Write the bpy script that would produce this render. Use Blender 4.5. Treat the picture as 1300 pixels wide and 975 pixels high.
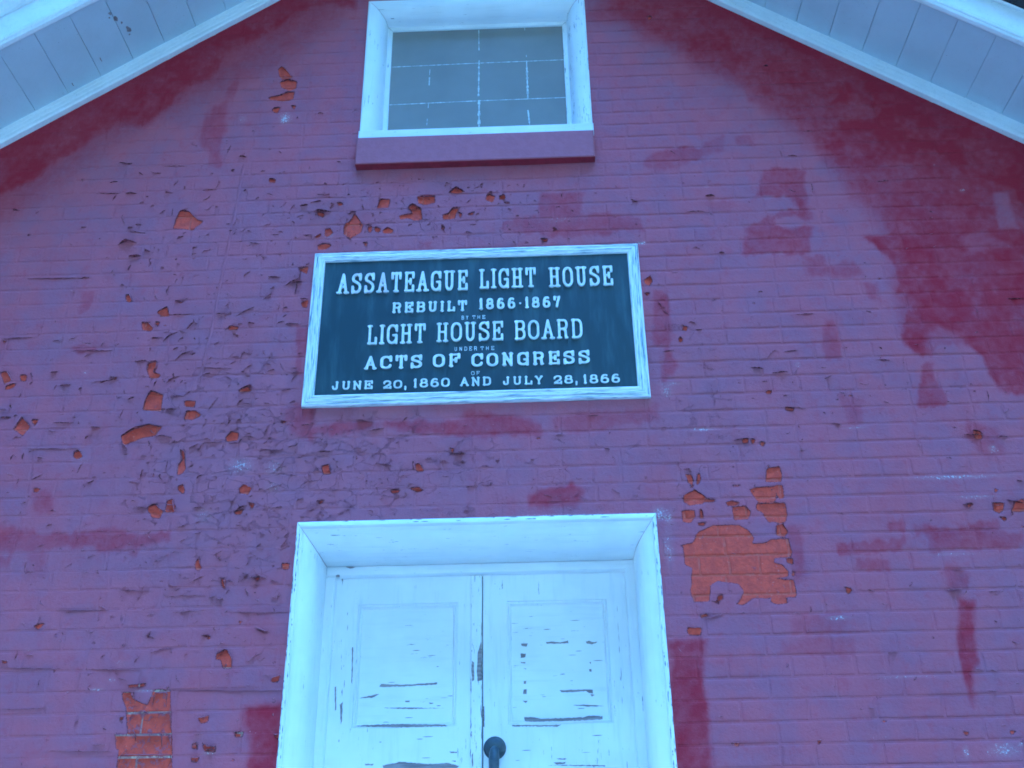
import bpy, math, random
import numpy as np
from mathutils import Vector, Matrix

# ------------------------------------------------------------------ scene, camera, light
scene = bpy.context.scene
for o in list(bpy.data.objects):
    bpy.data.objects.remove(o, do_unlink=True)
COL = scene.collection
S = 1.12                                     # all façade measures below are in units of 1.12 m

PITCH, YAW, ROLL = 0.48372, 0.02581, -0.01637
cam_data = bpy.data.cameras.new('camera')
cam_data.sensor_width = 36.0
cam_data.lens = 36.36
cam_data.clip_start = 0.05
cam_data.clip_end = 2000.0
cam = bpy.data.objects.new('camera', cam_data)
COL.objects.link(cam)
_f = Vector((-math.sin(YAW) * math.cos(PITCH), math.cos(YAW) * math.cos(PITCH), math.sin(PITCH)))
_r = Vector((math.cos(YAW), math.sin(YAW), 0.0))
_u = _r.cross(_f)
_r2 = _r * math.cos(ROLL) + _u * math.sin(ROLL)
_u2 = _u * math.cos(ROLL) - _r * math.sin(ROLL)
_m = Matrix((_r2, _u2, -_f)).transposed().to_4x4()
_m.translation = Vector((0.2192, -3.36, 1.792))
cam.matrix_world = _m
scene.camera = cam

SUN_EL, SUN_ROT = math.radians(20), math.radians(-38)      # low sun behind the gable: the front is in open shade
world = bpy.data.worlds.new('World')
scene.world = world
world.use_nodes = True
wn = world.node_tree
wn.nodes.clear()
sky = wn.nodes.new('ShaderNodeTexSky')
sky.sky_type = 'NISHITA'
sky.sun_disc = False
sky.sun_elevation = SUN_EL
sky.sun_rotation = SUN_ROT
sky.altitude = 0
sky.air_density = 1.0
sky.dust_density = 0.0
sky.ozone_density = 4.0
bg = wn.nodes.new('ShaderNodeBackground')
bg.inputs['Strength'].default_value = 0.15
wo = wn.nodes.new('ShaderNodeOutputWorld')
wn.links.new(sky.outputs[0], bg.inputs[0])
wn.links.new(bg.outputs[0], wo.inputs[0])

sun_data = bpy.data.lights.new('sun', 'SUN')
sun_data.energy = 1.0
sun_data.angle = math.radians(0.5)
sun_data.color = (1.0, 0.93, 0.84)
sun = bpy.data.objects.new('sun', sun_data)
COL.objects.link(sun)
_sd = Vector((math.sin(SUN_ROT) * math.cos(SUN_EL), math.cos(SUN_ROT) * math.cos(SUN_EL), math.sin(SUN_EL)))
sun.rotation_euler = _sd.to_track_quat('Z', 'Y').to_euler()
sun.location = _sd * 30

scene.view_settings.view_transform = 'Standard'
scene.view_settings.look = 'None'
scene.view_settings.gamma = 1.0
scene.view_settings.exposure = 5.45
scene.view_settings.use_white_balance = True            # the picture was taken with an indoor white balance: open shade turns blue
scene.view_settings.white_balance_temperature = 4420
scene.view_settings.white_balance_tint = 0
scene.render.engine = 'CYCLES'
scene.cycles.filter_width = 1.75
scene.render.resolution_x = 1024
scene.render.resolution_y = 768

# ------------------------------------------------------------------ measured outlines on the façade, in mm (x, z pairs)
PEEL = [[-878,5160,-857,5176,-830,5141,-812,5108,-850,5097,-869,5122],[-864,5081,-828,5093,-786,5081,-790,5042,-818,5031,-853,5052],[-907,4997,-851,5008,-825,5022,-793,5024,-796,4983,-839,4973,-894,4984],[-883,4925,-848,4938,-857,4900],[-801,4944,-780,4943,-786,4920],[-1211,4402,-1170,4394,-1131,4350,-1108,4342,-1147,4303,-1226,4313,-1222,4355],[-859,4551,-830,4546,-833,4527,-857,4533],[-493,4360,-456,4297,-463,4263,-506,4234,-533,4259,-532,4305,-507,4320],[-391,4424,-353,4422,-356,4380,-402,4383],[-240,4433,-206,4432,-169,4431,-168,4399,-205,4390,-235,4397],[-110,4449,-81,4471,-47,4449,-88,4443],[46,4432,77,4421,66,4387,37,4406],[92,4420,116,4427,121,4403,95,4404],[112,4388,137,4389,133,4379],[-277,4383,-255,4393,-223,4368,-218,4316,-252,4312,-279,4327,-308,4320,-312,4338,-279,4343,-254,4346],[-138,4336,-113,4340,-96,4365,-72,4369,-84,4333,-87,4315,-133,4313],[-72,4343,-58,4338,-63,4312],[-435,4286,-419,4291,-421,4260,-433,4264],[-410,4285,-385,4280,-388,4259,-401,4263],[-376,4266,-356,4283,-330,4267,-343,4253,-372,4256],[-454,4211,-431,4211,-438,4191],[-609,4283,-585,4287,-575,4266,-594,4247,-607,4253],[-633,4209,-604,4215,-575,4207,-594,4188,-631,4185],[-648,4249,-620,4264,-624,4254,-643,4243],[-426,4358,-418,4352,-417,4337],[-34,4337,-4,4346,-17,4329],[-141,4285,-124,4269,-138,4263],[-566,4415,-544,4412,-550,4399,-562,4402],[-650,4377,-615,4360,-622,4344,-643,4356],[-1372,4000,-1350,3996,-1341,3968,-1361,3968],[-1233,3916,-1195,3938,-1184,3895,-1215,3896],[-1289,3873,-1258,3868,-1239,3844,-1247,3830,-1279,3839],[-1236,3867,-1216,3871,-1223,3849],[-950,3843,-908,3838,-913,3827,-943,3826],[-1235,3686,-1202,3703,-1198,3674,-1210,3651,-1178,3641,-1191,3625,-1222,3629,-1236,3664],[-1208,3573,-1160,3555,-1160,3487,-1226,3497,-1222,3535],[-1077,3527,-1033,3525,-1034,3499,-1070,3504],[-1062,3485,-1027,3484,-1006,3468,-1037,3447,-1067,3450],[-1288,3390,-1248,3416,-1193,3435,-1144,3423,-1166,3391,-1204,3382,-1277,3353],[-1668,3478,-1631,3438,-1642,3423,-1652,3401,-1692,3429],[-1631,3465,-1606,3466,-1615,3437],[-1753,3480,-1712,3479,-1721,3470],[-1794,3670,-1764,3669,-1742,3634,-1768,3619],[-1715,3655,-1689,3653,-1689,3628,-1705,3631],[-1761,3608,-1723,3621,-1729,3601,-1758,3596],[-1453,3332,-1429,3336,-1416,3315,-1434,3302,-1449,3311],[-906,3373,-885,3394,-859,3388,-861,3361,-899,3356],[-1061,3331,-1047,3325,-1035,3257,-1047,3232,-1062,3232,-1064,3268,-1051,3288],[-1158,3240,-1144,3238,-1147,3224],[-1055,3186,-1033,3194,-1026,3175,-1029,3155,-1048,3171],[-837,3175,-814,3190,-791,3174,-801,3149,-830,3155],[-1085,3133,-1063,3138,-1052,3091,-1084,3092],[-1148,3109,-1118,3123,-1103,3093,-1146,3095],[-793,3124,-773,3114,-782,3099],[-1571,3195,-1547,3195,-1553,3180,-1566,3181],[-878,3563,-846,3578,-829,3560,-874,3559],[-676,3938,-651,3949,-654,3913,-670,3920],[-704,4100,-663,4105,-666,4073,-693,4087],[-709,3437,-693,3431,-702,3420],[-1173,3968,-1136,3960,-1145,3952],[-1814,3810,-1798,3804,-1805,3792],[-1374,3640,-1343,3633,-1352,3628],[-1150,3114,-1123,3123,-1095,3097,-1101,3072,-1130,3072],[-1084,3121,-1051,3116,-1056,3092,-1076,3096],[-842,3090,-810,3093,-818,3077,-838,3077],[-793,3114,-775,3108,-780,3095],[-954,2908,-944,2921,-931,2887,-939,2875,-952,2883],[-660,2900,-632,2896,-632,2875,-655,2876],[-861,2848,-847,2843,-841,2810,-853,2820],[-760,2853,-728,2849,-737,2838],[-897,2657,-870,2654,-874,2641],[-846,2594,-812,2611,-792,2579,-791,2545,-818,2547,-830,2576,-846,2578],[-786,2704,-773,2701,-780,2690],[-656,2516,-631,2523,-637,2500,-659,2503],[-1469,2701,-1435,2709,-1454,2691],[-1555,2592,-1527,2587,-1547,2578],[-1124,2502,-1063,2508,-1062,2498,-1118,2492],[-1018,2496,-987,2495,-990,2489],[-1138,2480,-1103,2479,-1094,2453,-1103,2428,-1117,2428],[-1028,2476,-990,2476,-987,2429,-1034,2426,-1029,2456],[-1103,2373,-1092,2411,-971,2412,-963,2361,-1024,2362],[-1133,2399,-1121,2404,-1122,2378],[-1139,2350,-1100,2349,-1101,2304,-1127,2305],[-1091,2349,-989,2349,-982,2302,-1083,2300],[-977,2343,-960,2346,-956,2309,-971,2306],[-1117,2240,-1107,2288,-953,2286,-946,2238],[-1116,2229,-1119,2308,-1100,2353,-1114,2416,-1128,2471,-1048,2435,-1040,2473,-1029,2486,-982,2480,-968,2412,-941,2225],[-881,2395,-848,2400,-848,2381,-871,2379],[-889,2316,-872,2321,-870,2299,-887,2303],[-856,2320,-837,2307,-815,2307,-813,2290,-848,2294],[-757,2349,-730,2350,-732,2335,-754,2334],[-651,2442,-636,2443,-644,2433],[-888,2276,-862,2276,-869,2260,-886,2264],[-635,2340,-618,2340,-620,2323],[-764,2270,-748,2266,-756,2260],[732,3184,754,3180,759,3156,754,3144,739,3151],[773,3183,785,3186,784,3163,775,3143,767,3146],[738,3137,757,3144,753,3132],[719,3104,758,3125,790,3100,794,3087,780,3071,737,3067,717,3079],[791,3091,828,3086,823,3077,790,3080],[708,3048,750,3049,750,3026,734,3004,708,3008],[769,3054,777,3048,780,3016,768,3020],[756,3004,788,3005,778,2992,757,2994],[860,3074,878,3081,908,3074,904,3064,865,3061],[879,3058,925,3060,944,3040,931,3012,883,3009],[1015,3196,1060,3203,1066,3175,1061,3145,1006,3146],[1017,3207,1029,3209,1025,3196],[948,3119,970,3127,1034,3128,1044,3135,1062,3132,1062,3086,1046,3082,1037,3109,1033,3073,974,3072,964,3084],[965,3067,1061,3067,1064,3024,1056,2998,996,2999,982,3033,960,3046],[1021,2987,1043,2993,1057,2964,1043,2946,1019,2952],[734,2933,752,2966,809,2993,898,2992,926,2970,941,2944,930,2924,944,2922,981,2928,993,2938,1056,2939,1062,2892,1056,2873,998,2874,998,2856,1024,2849,1040,2825,1036,2809,988,2801,1023,2796,1055,2797,1056,2757,1052,2737,1020,2737,1026,2719,988,2715,969,2724,974,2738,909,2737,878,2715,856,2720,871,2733,887,2762,869,2787,834,2793,803,2800,777,2782,769,2732,720,2731,710,2766,717,2787,719,2815,725,2845,702,2857,700,2894,703,2925],[1038,2873,1062,2869,1062,2848,1039,2855],[1053,2825,1062,2822,1056,2809,1049,2812],[797,2746,813,2754,816,2736,796,2734],[838,2766,849,2765,844,2754],[775,2732,804,2729,800,2719],[736,2686,754,2691,762,2685,738,2677],[888,3139,918,3139,915,3132,890,3132],[953,3140,971,3139,969,3133],[887,3207,905,3208,899,3201],[796,3208,809,3207,802,3202],[819,3207,828,3205,823,3202],[840,3207,849,3205,843,3202],[689,2647,736,2645,731,2621,689,2622],[1219,2770,1238,2759,1224,2742],[790,2286,819,2286,809,2275],[1258,2345,1280,2344,1268,2335],[1503,2307,1522,2304,1510,2292],[1644,2306,1663,2304,1650,2294],[1764,3036,1793,3041,1781,3012,1766,3018],[1773,3000,1799,2996,1790,2980],[1840,3052,1872,3062,1869,3015,1820,3016],[1676,3050,1695,3046,1681,3034],[1780,3104,1794,3095,1780,3087],[737,2689,758,2688,747,2681],[1054,2288,1068,2286,1057,2276],[1257,2415,1275,2415,1266,2407],[943,3313,969,3313,963,3296,944,3296],[974,3313,990,3308,984,3292,976,3295],[1005,3302,1023,3294,1015,3280,1006,3285],[1052,3500,1074,3501,1070,3488,1054,3489],[1113,3432,1145,3427,1137,3418,1114,3420],[736,3306,745,3307,739,3293],[928,3434,941,3432,933,3426],[773,3787,795,3780,790,3760,775,3768],[759,3734,773,3727,767,3709,757,3716],[1756,3322,1784,3315,1783,3288,1758,3289],[1763,3049,1802,3048,1790,3017,1762,3023],[1780,3100,1793,3095,1781,3084],[651,3995,673,4011,680,3989,666,3967,651,3980],[644,3936,668,3935,656,3922],[254,4204,284,4201,276,4185],[762,5400,790,5395,772,5379],[-216,3252,-195,3249,-184,3223,-209,3221],[-299,3153,-269,3155,-267,3144,-293,3142],[-228,3158,-197,3162,-183,3149,-207,3144],[-558,3119,-528,3120,-542,3108],[68,3258,83,3255,78,3244],[-547,3250,-521,3256,-514,3222,-539,3217],[-97,3311,-77,3305,-82,3288],[-62,3293,-40,3289,-50,3282]]
STAIN_SHADE = [(0.78,55,[1051,5489,2248,4611,2353,4286,2185,3647,1889,3862,1600,3734,1621,4162,1531,4358,1412,4605,1193,4917,850,5208,619,5412,566,5719,1072,5692]),(0.5,60,[-2258,4851,-2037,4785,-946,5592,-575,5780,-495,5672,-726,5332,-922,5152,-1187,5027,-1438,4859,-1726,4573,-2100,4191]),(1.0,9,[1510,4862,1606,5029,1439,5133,1221,5292,1060,5488,1732,5453,2374,4629,2269,4217,2156,4235,2145,4370,2080,4414,1977,4446,1875,4593,1803,4567,1781,4511,1684,4529,1599,4547,1520,4608,1436,4612,1496,4742,1546,4769,1671,4763,1690,4808,1604,4843]),(0.65,14,[1160,4986,1244,5006,1279,5093,1426,5038,1493,5019,1344,4963,1356,4884,1258,4843,1158,4878]),(0.7,50,[633,5617,1060,5488,1444,5165,1497,5050,1287,5060,1091,5216,931,5307,497,5413]),(0.72,7,[1132,4384,1175,4508,1348,4515,1333,4404,1324,4267,1188,4273,1184,4232,1327,4220,1313,4090,1044,4100,1068,4224,1196,4286,1286,4309,1261,4365]),(0.8,10,[1592,4022,1645,4255,1701,4266,1733,4319,1817,4356,1987,4390,2073,4387,2057,4225,2140,4169,2249,4138,2209,3979,1792,3976]),(0.9,10,[1501,4173,2145,4190,2128,3687,2062,3431,1968,3456,1887,3460,1851,3612,1792,3675,1707,3666,1669,3630,1617,3632,1581,3718,1609,3810,1670,3852,1606,3905,1618,3969,1575,4089]),(0.6,7,[1480,3948,1528,3947,1533,3857,1494,3877]),(0.7,5,[1628,3584,1672,3594,1683,3500,1687,3419,1592,3423]),(0.55,8,[1300,3802,1343,3800,1356,3689,1340,3618,1282,3620,1296,3704]),(0.45,9,[1312,3478,1389,3452,1383,3361,1334,3363]),(0.6,9,[682,3951,735,3923,734,3784,735,3613,693,3555,684,3699,663,3700]),(0.5,10,[1272,4048,1457,4041,1491,3987,1273,3982]),(0.5,12,[1745,3361,1837,3325,1856,3237,1773,3218,1730,3295]),(0.6,4,[1210,2916,1440,2928,1436,2876,1214,2876]),(0.6,5,[1266,2864,1390,2860,1378,2821,1259,2825]),(0.6,8,[1528,2931,1692,2985,1771,2995,1761,2948,1833,2934,1822,2890,1530,2885]),(0.6,7,[1482,2972,1599,2958,1584,2936,1487,2943]),(0.8,9,[1572,2728,1633,2716,1595,2568,1559,2356,1538,2377,1527,2488,1548,2611]),(0.85,14,[624,2601,739,2597,729,2504,745,2353,728,2191,614,2192,616,2386]),(0.5,9,[1564,2839,1631,2804,1620,2750,1540,2751]),(0.6,6,[1402,2987,1452,2986,1441,2962,1403,2964]),(0.3,9,[980,2597,1221,2597,1213,2546,973,2546]),(0.5,12,[1054,2978,1098,2977,1094,2807,1061,2796]),(0.3,10,[1021,2666,1213,2672,1194,2620,1025,2617]),(0.88,34,[-2332,4539,-1975,4496,-1841,4576,-1776,4661,-1645,4775,-1550,4846,-1434,4856,-1348,4930,-1259,5068,-1155,5111,-1111,5256,-960,5350,-797,5496,-674,5543,-559,5519,-572,5753,-1080,5780,-2370,4686]),(0.6,16,[-1146,4936,-1113,4966,-1086,5043,-1048,5254,-956,5316,-1026,5153,-1058,5011,-1091,4872,-1074,4631,-1121,4633,-1157,4739,-1191,4815]),(0.35,16,[-909,5485,-672,5507,-688,5370,-808,5309,-892,5148]),(0.85,14,[-712,2221,-729,2425,-617,2430,-603,2219]),(0.6,9,[-1680,3058,-1579,3035,-1416,3021,-1276,3032,-1177,3009,-1065,3022,-1062,2992,-1215,2957,-1407,2971,-1658,2959]),(0.4,9,[-1281,2959,-1152,2975,-1166,2937]),(0.5,8,[-1561,3135,-1484,3133,-1478,3102,-1527,3104]),(0.5,9,[-1646,2949,-1599,2948,-1598,2900,-1635,2901]),(0.3,14,[-1548,2976,-1480,2964,-1472,2877,-1501,2878]),(0.5,7,[-1572,3181,-1495,3199,-1477,3104,-1559,3110]),(0.5,4,[-1547,3783,-1384,3761,-1381,3743,-1541,3754]),(0.5,5,[-1532,4017,-1505,4016,-1506,3931,-1536,3920]),(0.5,5,[-678,3830,-646,3818,-651,3622,-678,3646]),(0.6,14,[-719,3491,-589,3498,-578,3338,-650,3371,-703,3426]),(0.7,12,[-57,3466,69,3438,236,3398,255,3352,-36,3349,-204,3377,-320,3404,-634,3367,-626,3401,-458,3419,-57,3407]),(0.75,14,[220,3140,332,3160,370,3126,347,3073,187,3077,168,3110]),(0.45,12,[258,3420,647,3444,653,3386,277,3351]),(0.55,10,[58,4249,124,4301,246,4323,261,4433,439,4426,429,4330,652,4294,669,4226,298,4213]),(0.55,9,[671,4572,801,4639,793,4538,692,4543]),(0.4,9,[-226,4207,-171,4206,-181,4179,-225,4174]),(0.6,6,[734,4613,846,4632,930,4624,921,4573,819,4573,731,4572]),(0.4,8,[945,4670,1028,4691,1026,4611,945,4604]),(0.45,8,[1072,4694,1146,4695,1147,4644,1074,4646]),(0.25,6,[914,4359,986,4366,1024,4329,1015,4311,923,4306]),(0.35,10,[753,4575,876,4565,771,4528,727,4521]),(0.55,9,[1277,4079,1365,4092,1356,4034,1304,4028])]  # red paint patches; the broad soft ones by the rakes also paint in eave shade
FADE = [(0.8,8,[2066,4359,2120,4357,2122,4182,2048,4185]),(0.55,16,[1724,3750,1800,3711,1883,3436,1752,3395,1683,3500,1655,3667]),(0.4,14,[1892,4152,1992,4174,2069,4094,1914,4061])]
CHALK = [(808,3354,60,8,0.9),(1659,3146,213,8,0.95),(712,3540,83,8,0.8),(694,3509,26,29,0.8),(811,3933,97,38,0.35),(1182,3605,12,17,0.7),(1710,3071,96,7,0.9),(1809,3249,20,21,0.8),(631,3039,29,31,0.9),(1341,3343,59,6,0.7),(1354,2473,122,6,0.7),(1179,2666,43,8,1),(1581,2873,118,7,0.7),(1648,2928,43,6,0.6),(650,2908,24,67,0.75),(660,3024,24,35,0.8),(1618,2249,59,28,0.8),(1500,2247,11,21,0.9),(1241,2295,59,38,0.3),(-837,3261,58,40,0.75),(-716,3248,48,40,0.6),(-718,3177,37,30,0.55),(-1576,3802,83,47,0.35),(-1468,3660,20,11,0.6),(-1424,3300,59,63,0.35),(-1223,2490,26,7,1),(-1068,2482,36,6,1),(-1038,2461,7,18,0.9),(-1049,2360,35,6,0.9),(-834,2287,22,6,1),(-1475,2621,27,4,0.6),(-1179,2519,17,9,0.7),(-945,3072,48,45,0.55),(-1152,2570,36,18,0.45),(323,4293,121,21,0.5),(653,4168,32,13,0.8),(136,4260,55,40,0.4),(-94,4189,65,16,0.3),(-821,4872,31,37,1.0),(-1002,4880,28,25,0.6),(-797,4798,3,18,0.9),(-1152,4340,34,8,1.1),(1945,4376,16,9,0.9),(933,4434,13,8,0.7),(1568,2242,3,12,1.2),(1594,2264,4,4,1.2),(1620,2242,10,10,1),(1669,2264,9,9,1.2),(1439,2313,4,3,1.2),(1499,2247,4,10,1),(-1024,3460,8,7,1.2),(-311,3451,212,24,0.35),(625,3503,21,47,0.5),(279,3043,352,7,0.8),(-386,3049,223,4,0.6),(654,2918,21,132,0.5),(-587,4257,17,20,0.7),(-347,4260,16,13,0.7),(-1770,3647,31,27,0.5)]
LIPS = [(8.0,[-1503,4664,-1459,4650,-1447,4659]),(5.0,[-1366,4612,-1342,4596,-1318,4598]),(5.0,[-1412,4605,-1391,4592]),(7.0,[-1453,4499,-1403,4495]),(5.0,[-1287,4497,-1252,4495]),(14.0,[-1439,4240,-1403,4259,-1364,4246]),(9.0,[-1328,4209,-1303,4203]),(10.0,[-1369,4178,-1336,4183]),(10.0,[-1211,4402,-1170,4394]),(7.0,[-1203,4260,-1178,4271]),(10.0,[-996,4673,-964,4666]),(8.0,[-832,4695,-819,4683]),(9.0,[-858,4546,-831,4542]),(11.0,[-627,4512,-614,4508]),(9.0,[-719,4403,-693,4405]),(5.0,[-676,4418,-633,4427]),(13.0,[-657,4376,-589,4370]),(10.0,[-567,4414,-543,4407]),(8.0,[-1908,4430,-1878,4428]),(6.0,[-1819,4299,-1803,4302]),(4.0,[-1606,4331,-1584,4332]),(4.0,[-1499,4462,-1486,4490]),(4.0,[-1447,4390,-1427,4334]),(3.0,[-1406,4306,-1335,4291]),(4.0,[-1294,4385,-1273,4405]),(4.0,[-1241,4376,-1241,4411]),(3.0,[-1574,4501,-1469,4497]),(3.0,[-1257,4530,-1238,4558]),(4.0,[-1525,4556,-1492,4560]),(3.0,[-1318,4635,-1213,4630]),(4.0,[-1072,4516,-1064,4544]),(4.0,[-1052,4689,-1039,4733]),(3.0,[-1133,4501,-1071,4501]),(4.0,[-897,4588,-879,4591]),(8.0,[-1287,3537,-1264,3549]),(10.0,[-1142,3493,-1101,3494]),(5.0,[-1135,3548,-1075,3546]),(15.0,[-1292,3388,-1248,3416,-1193,3435,-1141,3423]),(9.0,[-1208,3573,-1160,3555]),(9.0,[-1201,3590,-1192,3614]),(9.0,[-1282,3697,-1244,3704]),(15.0,[-878,3563,-831,3585]),(9.0,[-877,3507,-858,3525]),(9.0,[-906,3416,-895,3443]),(9.0,[-766,3375,-753,3417]),(9.0,[-1412,3432,-1368,3427]),(9.0,[-1420,3384,-1411,3394]),(11.0,[-1555,3606,-1511,3608]),(9.0,[-1602,3662,-1570,3664]),(9.0,[-1166,3387,-1127,3386,-1101,3379]),(9.0,[-1194,3221,-1189,3254]),(10.0,[-990,3216,-971,3230]),(9.0,[-1108,3834,-1086,3866]),(8.0,[-1239,3799,-1206,3798]),(7.0,[-875,3855,-849,3851]),(6.0,[-818,4063,-765,4058]),(8.0,[-746,4020,-696,4050]),(11.0,[-706,3976,-697,4036]),(6.0,[-1400,4044,-1379,4043]),(9.0,[-1390,4182,-1342,4184]),(8.0,[-1379,4113,-1372,4137]),(5.0,[-1194,3783,-1167,3811,-1142,3823]),(5.0,[-1136,3695,-1113,3723,-1071,3739]),(6.0,[-1148,3746,-1128,3754]),(3.0,[-987,3478,-950,3537]),(4.0,[-972,3354,-909,3356]),(3.0,[-1179,3902,-1096,3899]),(3.0,[-1784,4089,-1533,4082]),(3.0,[-1816,3816,-1682,3818]),(3.0,[-1537,3754,-1382,3751]),(3.0,[-1055,3664,-914,3656]),(3.0,[-1081,3549,-1053,3568]),(3.0,[-1636,3350,-1431,3343]),(4.0,[-1583,3227,-1548,3246]),(4.0,[-1522,3517,-1523,3494]),(5.0,[-1371,3623,-1342,3628]),(4.0,[-931,3625,-908,3608]),(4.0,[-1105,3239,-1103,3291]),(4.0,[-1277,3863,-1252,3872]),(5.0,[-924,3886,-856,3927]),(4.0,[-828,3956,-794,3985]),(4.0,[-730,3844,-669,3842]),(5.0,[-719,3557,-685,3562]),(4.0,[-790,3323,-693,3314]),(4.0,[-853,3377,-795,3370]),(5.0,[-1004,3901,-941,3896]),(4.0,[-737,3167,-682,3186]),(5.0,[-634,3413,-605,3415]),(5.0,[-711,3097,-674,3101]),(3.0,[-1440,3614,-1351,3624]),(4.0,[-1549,3452,-1469,3450]),(4.0,[-1424,3248,-1411,3288]),(5.0,[-1760,3512,-1735,3512]),(4.0,[-1680,3255,-1653,3245]),(4.0,[-1677,3307,-1671,3328]),(4.0,[-1632,3305,-1633,3332]),(8.0,[-1039,2834,-1006,2824]),(10.0,[-895,2783,-868,2788]),(10.0,[-867,2779,-840,2775]),(10.0,[-867,2850,-848,2853]),(12.0,[-764,2850,-727,2852]),(9.0,[-753,2955,-736,2969]),(10.0,[-666,2952,-648,2981]),(9.0,[-1081,2652,-1075,2675]),(8.0,[-902,2657,-885,2659]),(6.0,[-843,2580,-815,2606]),(3.0,[-1064,2603,-1026,2615,-990,2616]),(8.0,[-833,3095,-806,3109]),(6.0,[-1198,3115,-1149,3108]),(6.0,[-884,2345,-858,2344]),(11.0,[-844,2299,-812,2298]),(7.0,[-737,2493,-724,2493]),(3.0,[-1202,2815,-1147,2813,-1091,2811]),(3.0,[-1042,2788,-979,2794,-905,2789]),(3.0,[-1007,2736,-899,2741]),(3.0,[-1402,2753,-1228,2748]),(3.0,[-816,2732,-626,2727]),(3.0,[-1553,2566,-1346,2558]),(3.0,[-1248,2555,-1088,2549]),(3.0,[-972,2482,-622,2473]),(3.0,[-1524,2434,-1366,2434]),(3.0,[-1341,2304,-1135,2297]),(4.0,[-1206,2318,-1164,2320]),(4.0,[-1276,2390,-1263,2393]),(4.0,[-1403,2397,-1394,2398]),(5.0,[-659,2992,-641,3005]),(5.0,[-679,2621,-666,2625]),(4.0,[-1228,2589,-1215,2600]),(4.0,[-965,2837,-914,2862]),(4.0,[-1260,2886,-1254,2895]),(4.0,[-607,2828,-629,2819]),(9.0,[1009,3599,1055,3591]),(9.0,[1084,3573,1141,3576]),(9.0,[1271,3543,1299,3559]),(5.0,[1044,3538,1064,3538]),(9.0,[909,3308,970,3313]),(8.0,[1723,3306,1792,3304]),(6.0,[1840,3297,1869,3293]),(9.0,[1662,3046,1696,3045]),(13.0,[1813,3058,1859,3046]),(6.0,[1076,3924,1094,3923]),(6.0,[1488,3667,1500,3660]),(3.0,[1071,3632,1102,3668,1121,3661]),(3.0,[1137,3660,1195,3665]),(5.0,[1468,3824,1488,3818]),(4.0,[1206,3818,1271,3821]),(5.0,[2001,3860,2064,3857]),(4.0,[1468,3615,1520,3612]),(6.0,[1111,3428,1147,3427]),(3.0,[857,3532,862,3491]),(3.0,[1841,3478,1836,3432]),(4.0,[692,3675,735,3679]),(10.0,[923,4389,962,4388]),(8.0,[946,4110,970,4109]),(8.0,[1242,5078,1263,5077]),(4.0,[1251,4612,1257,4576]),(4.0,[1280,4582,1318,4576]),(4.0,[1354,4437,1352,4388]),(4.0,[1617,4433,1662,4434]),(3.0,[1365,4706,1399,4704]),(4.0,[839,4313,915,4311]),(5.0,[1253,5358,1276,5347]),(3.0,[800,4628,821,4609]),(9.0,[1540,2751,1598,2752]),(7.0,[1213,2770,1239,2764]),(6.0,[1290,2757,1312,2751]),(5.0,[1426,2765,1439,2781]),(8.0,[1605,2427,1635,2426]),(7.0,[1226,2383,1244,2382]),(5.0,[1681,2742,1712,2742]),(4.0,[1580,2817,1617,2816]),(5.0,[1630,2490,1649,2486]),(5.0,[989,2509,997,2524]),(4.0,[1093,2686,1096,2707]),(5.0,[1317,2551,1348,2552]),(6.0,[756,2364,777,2368]),(5.0,[1120,2485,1131,2490]),(6.0,[1054,2288,1070,2290]),(3.0,[746,2672,823,2692]),(7.0,[1673,3050,1701,3050]),(10.0,[1835,3052,1866,3045]),(8.0,[1864,3129,1884,3123]),(5.0,[706,3236,720,3204]),(5.0,[726,3202,754,3203]),(5.0,[871,2692,881,2690]),(9.0,[-706,4405,-685,4409]),(12.0,[-657,4377,-595,4372]),(8.0,[-514,4364,-485,4365]),(11.0,[-402,4388,-391,4424]),(11.0,[-240,4428,-206,4432,-165,4435]),(12.0,[-114,4449,-81,4471,-47,4452]),(10.0,[41,4427,63,4436]),(9.0,[92,4420,112,4427]),(9.0,[-246,4371,-223,4372]),(10.0,[-101,4364,-63,4369]),(5.0,[-131,4479,-123,4487]),(6.0,[16,4481,29,4486]),(5.0,[-39,4468,-26,4469]),(5.0,[-629,4449,-622,4470]),(4.0,[-591,4395,-580,4405]),(5.0,[-563,4413,-544,4412]),(5.0,[-422,4362,-412,4342]),(4.0,[-305,4368,-297,4374]),(4.0,[-199,4287,-183,4292]),(6.0,[-141,4269,-124,4274]),(5.0,[-46,4246,-17,4245]),(4.0,[-678,4420,-632,4423]),(9.0,[253,4204,281,4193]),(4.0,[-444,4297,-419,4301]),(4.0,[-236,4454,-233,4459]),(4.0,[-4,4331,12,4336]),(4.0,[-38,4394,-21,4408]),(7.0,[-567,3307,-508,3308]),(9.0,[-438,3431,-368,3417]),(9.0,[-97,3288,-36,3286]),(6.0,[455,3289,475,3286]),(5.0,[192,3254,206,3251]),(5.0,[-335,3256,-298,3244]),(7.0,[-703,4011,-688,4098]),(6.0,[-682,3956,-653,3955]),(6.0,[-722,4031,-676,4036]),(5.0,[68,3250,83,3252]),(5.0,[-393,3382,-330,3392]),(5.0,[-221,3230,-216,3252]),(4.0,[-299,3149,-263,3152]),(4.0,[-35,3158,7,3157]),(4.0,[37,3167,47,3156]),(6.0,[-558,3119,-528,3124]),(5.0,[-268,3414,-248,3436]),(5.0,[399,3417,447,3420]),(4.0,[426,3324,430,3301]),(5.0,[17,3235,47,3233]),(4.0,[-56,3259,-35,3252]),(5.0,[105,3870,116,3882]),(5.0,[-552,3251,-526,3256])]
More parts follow.
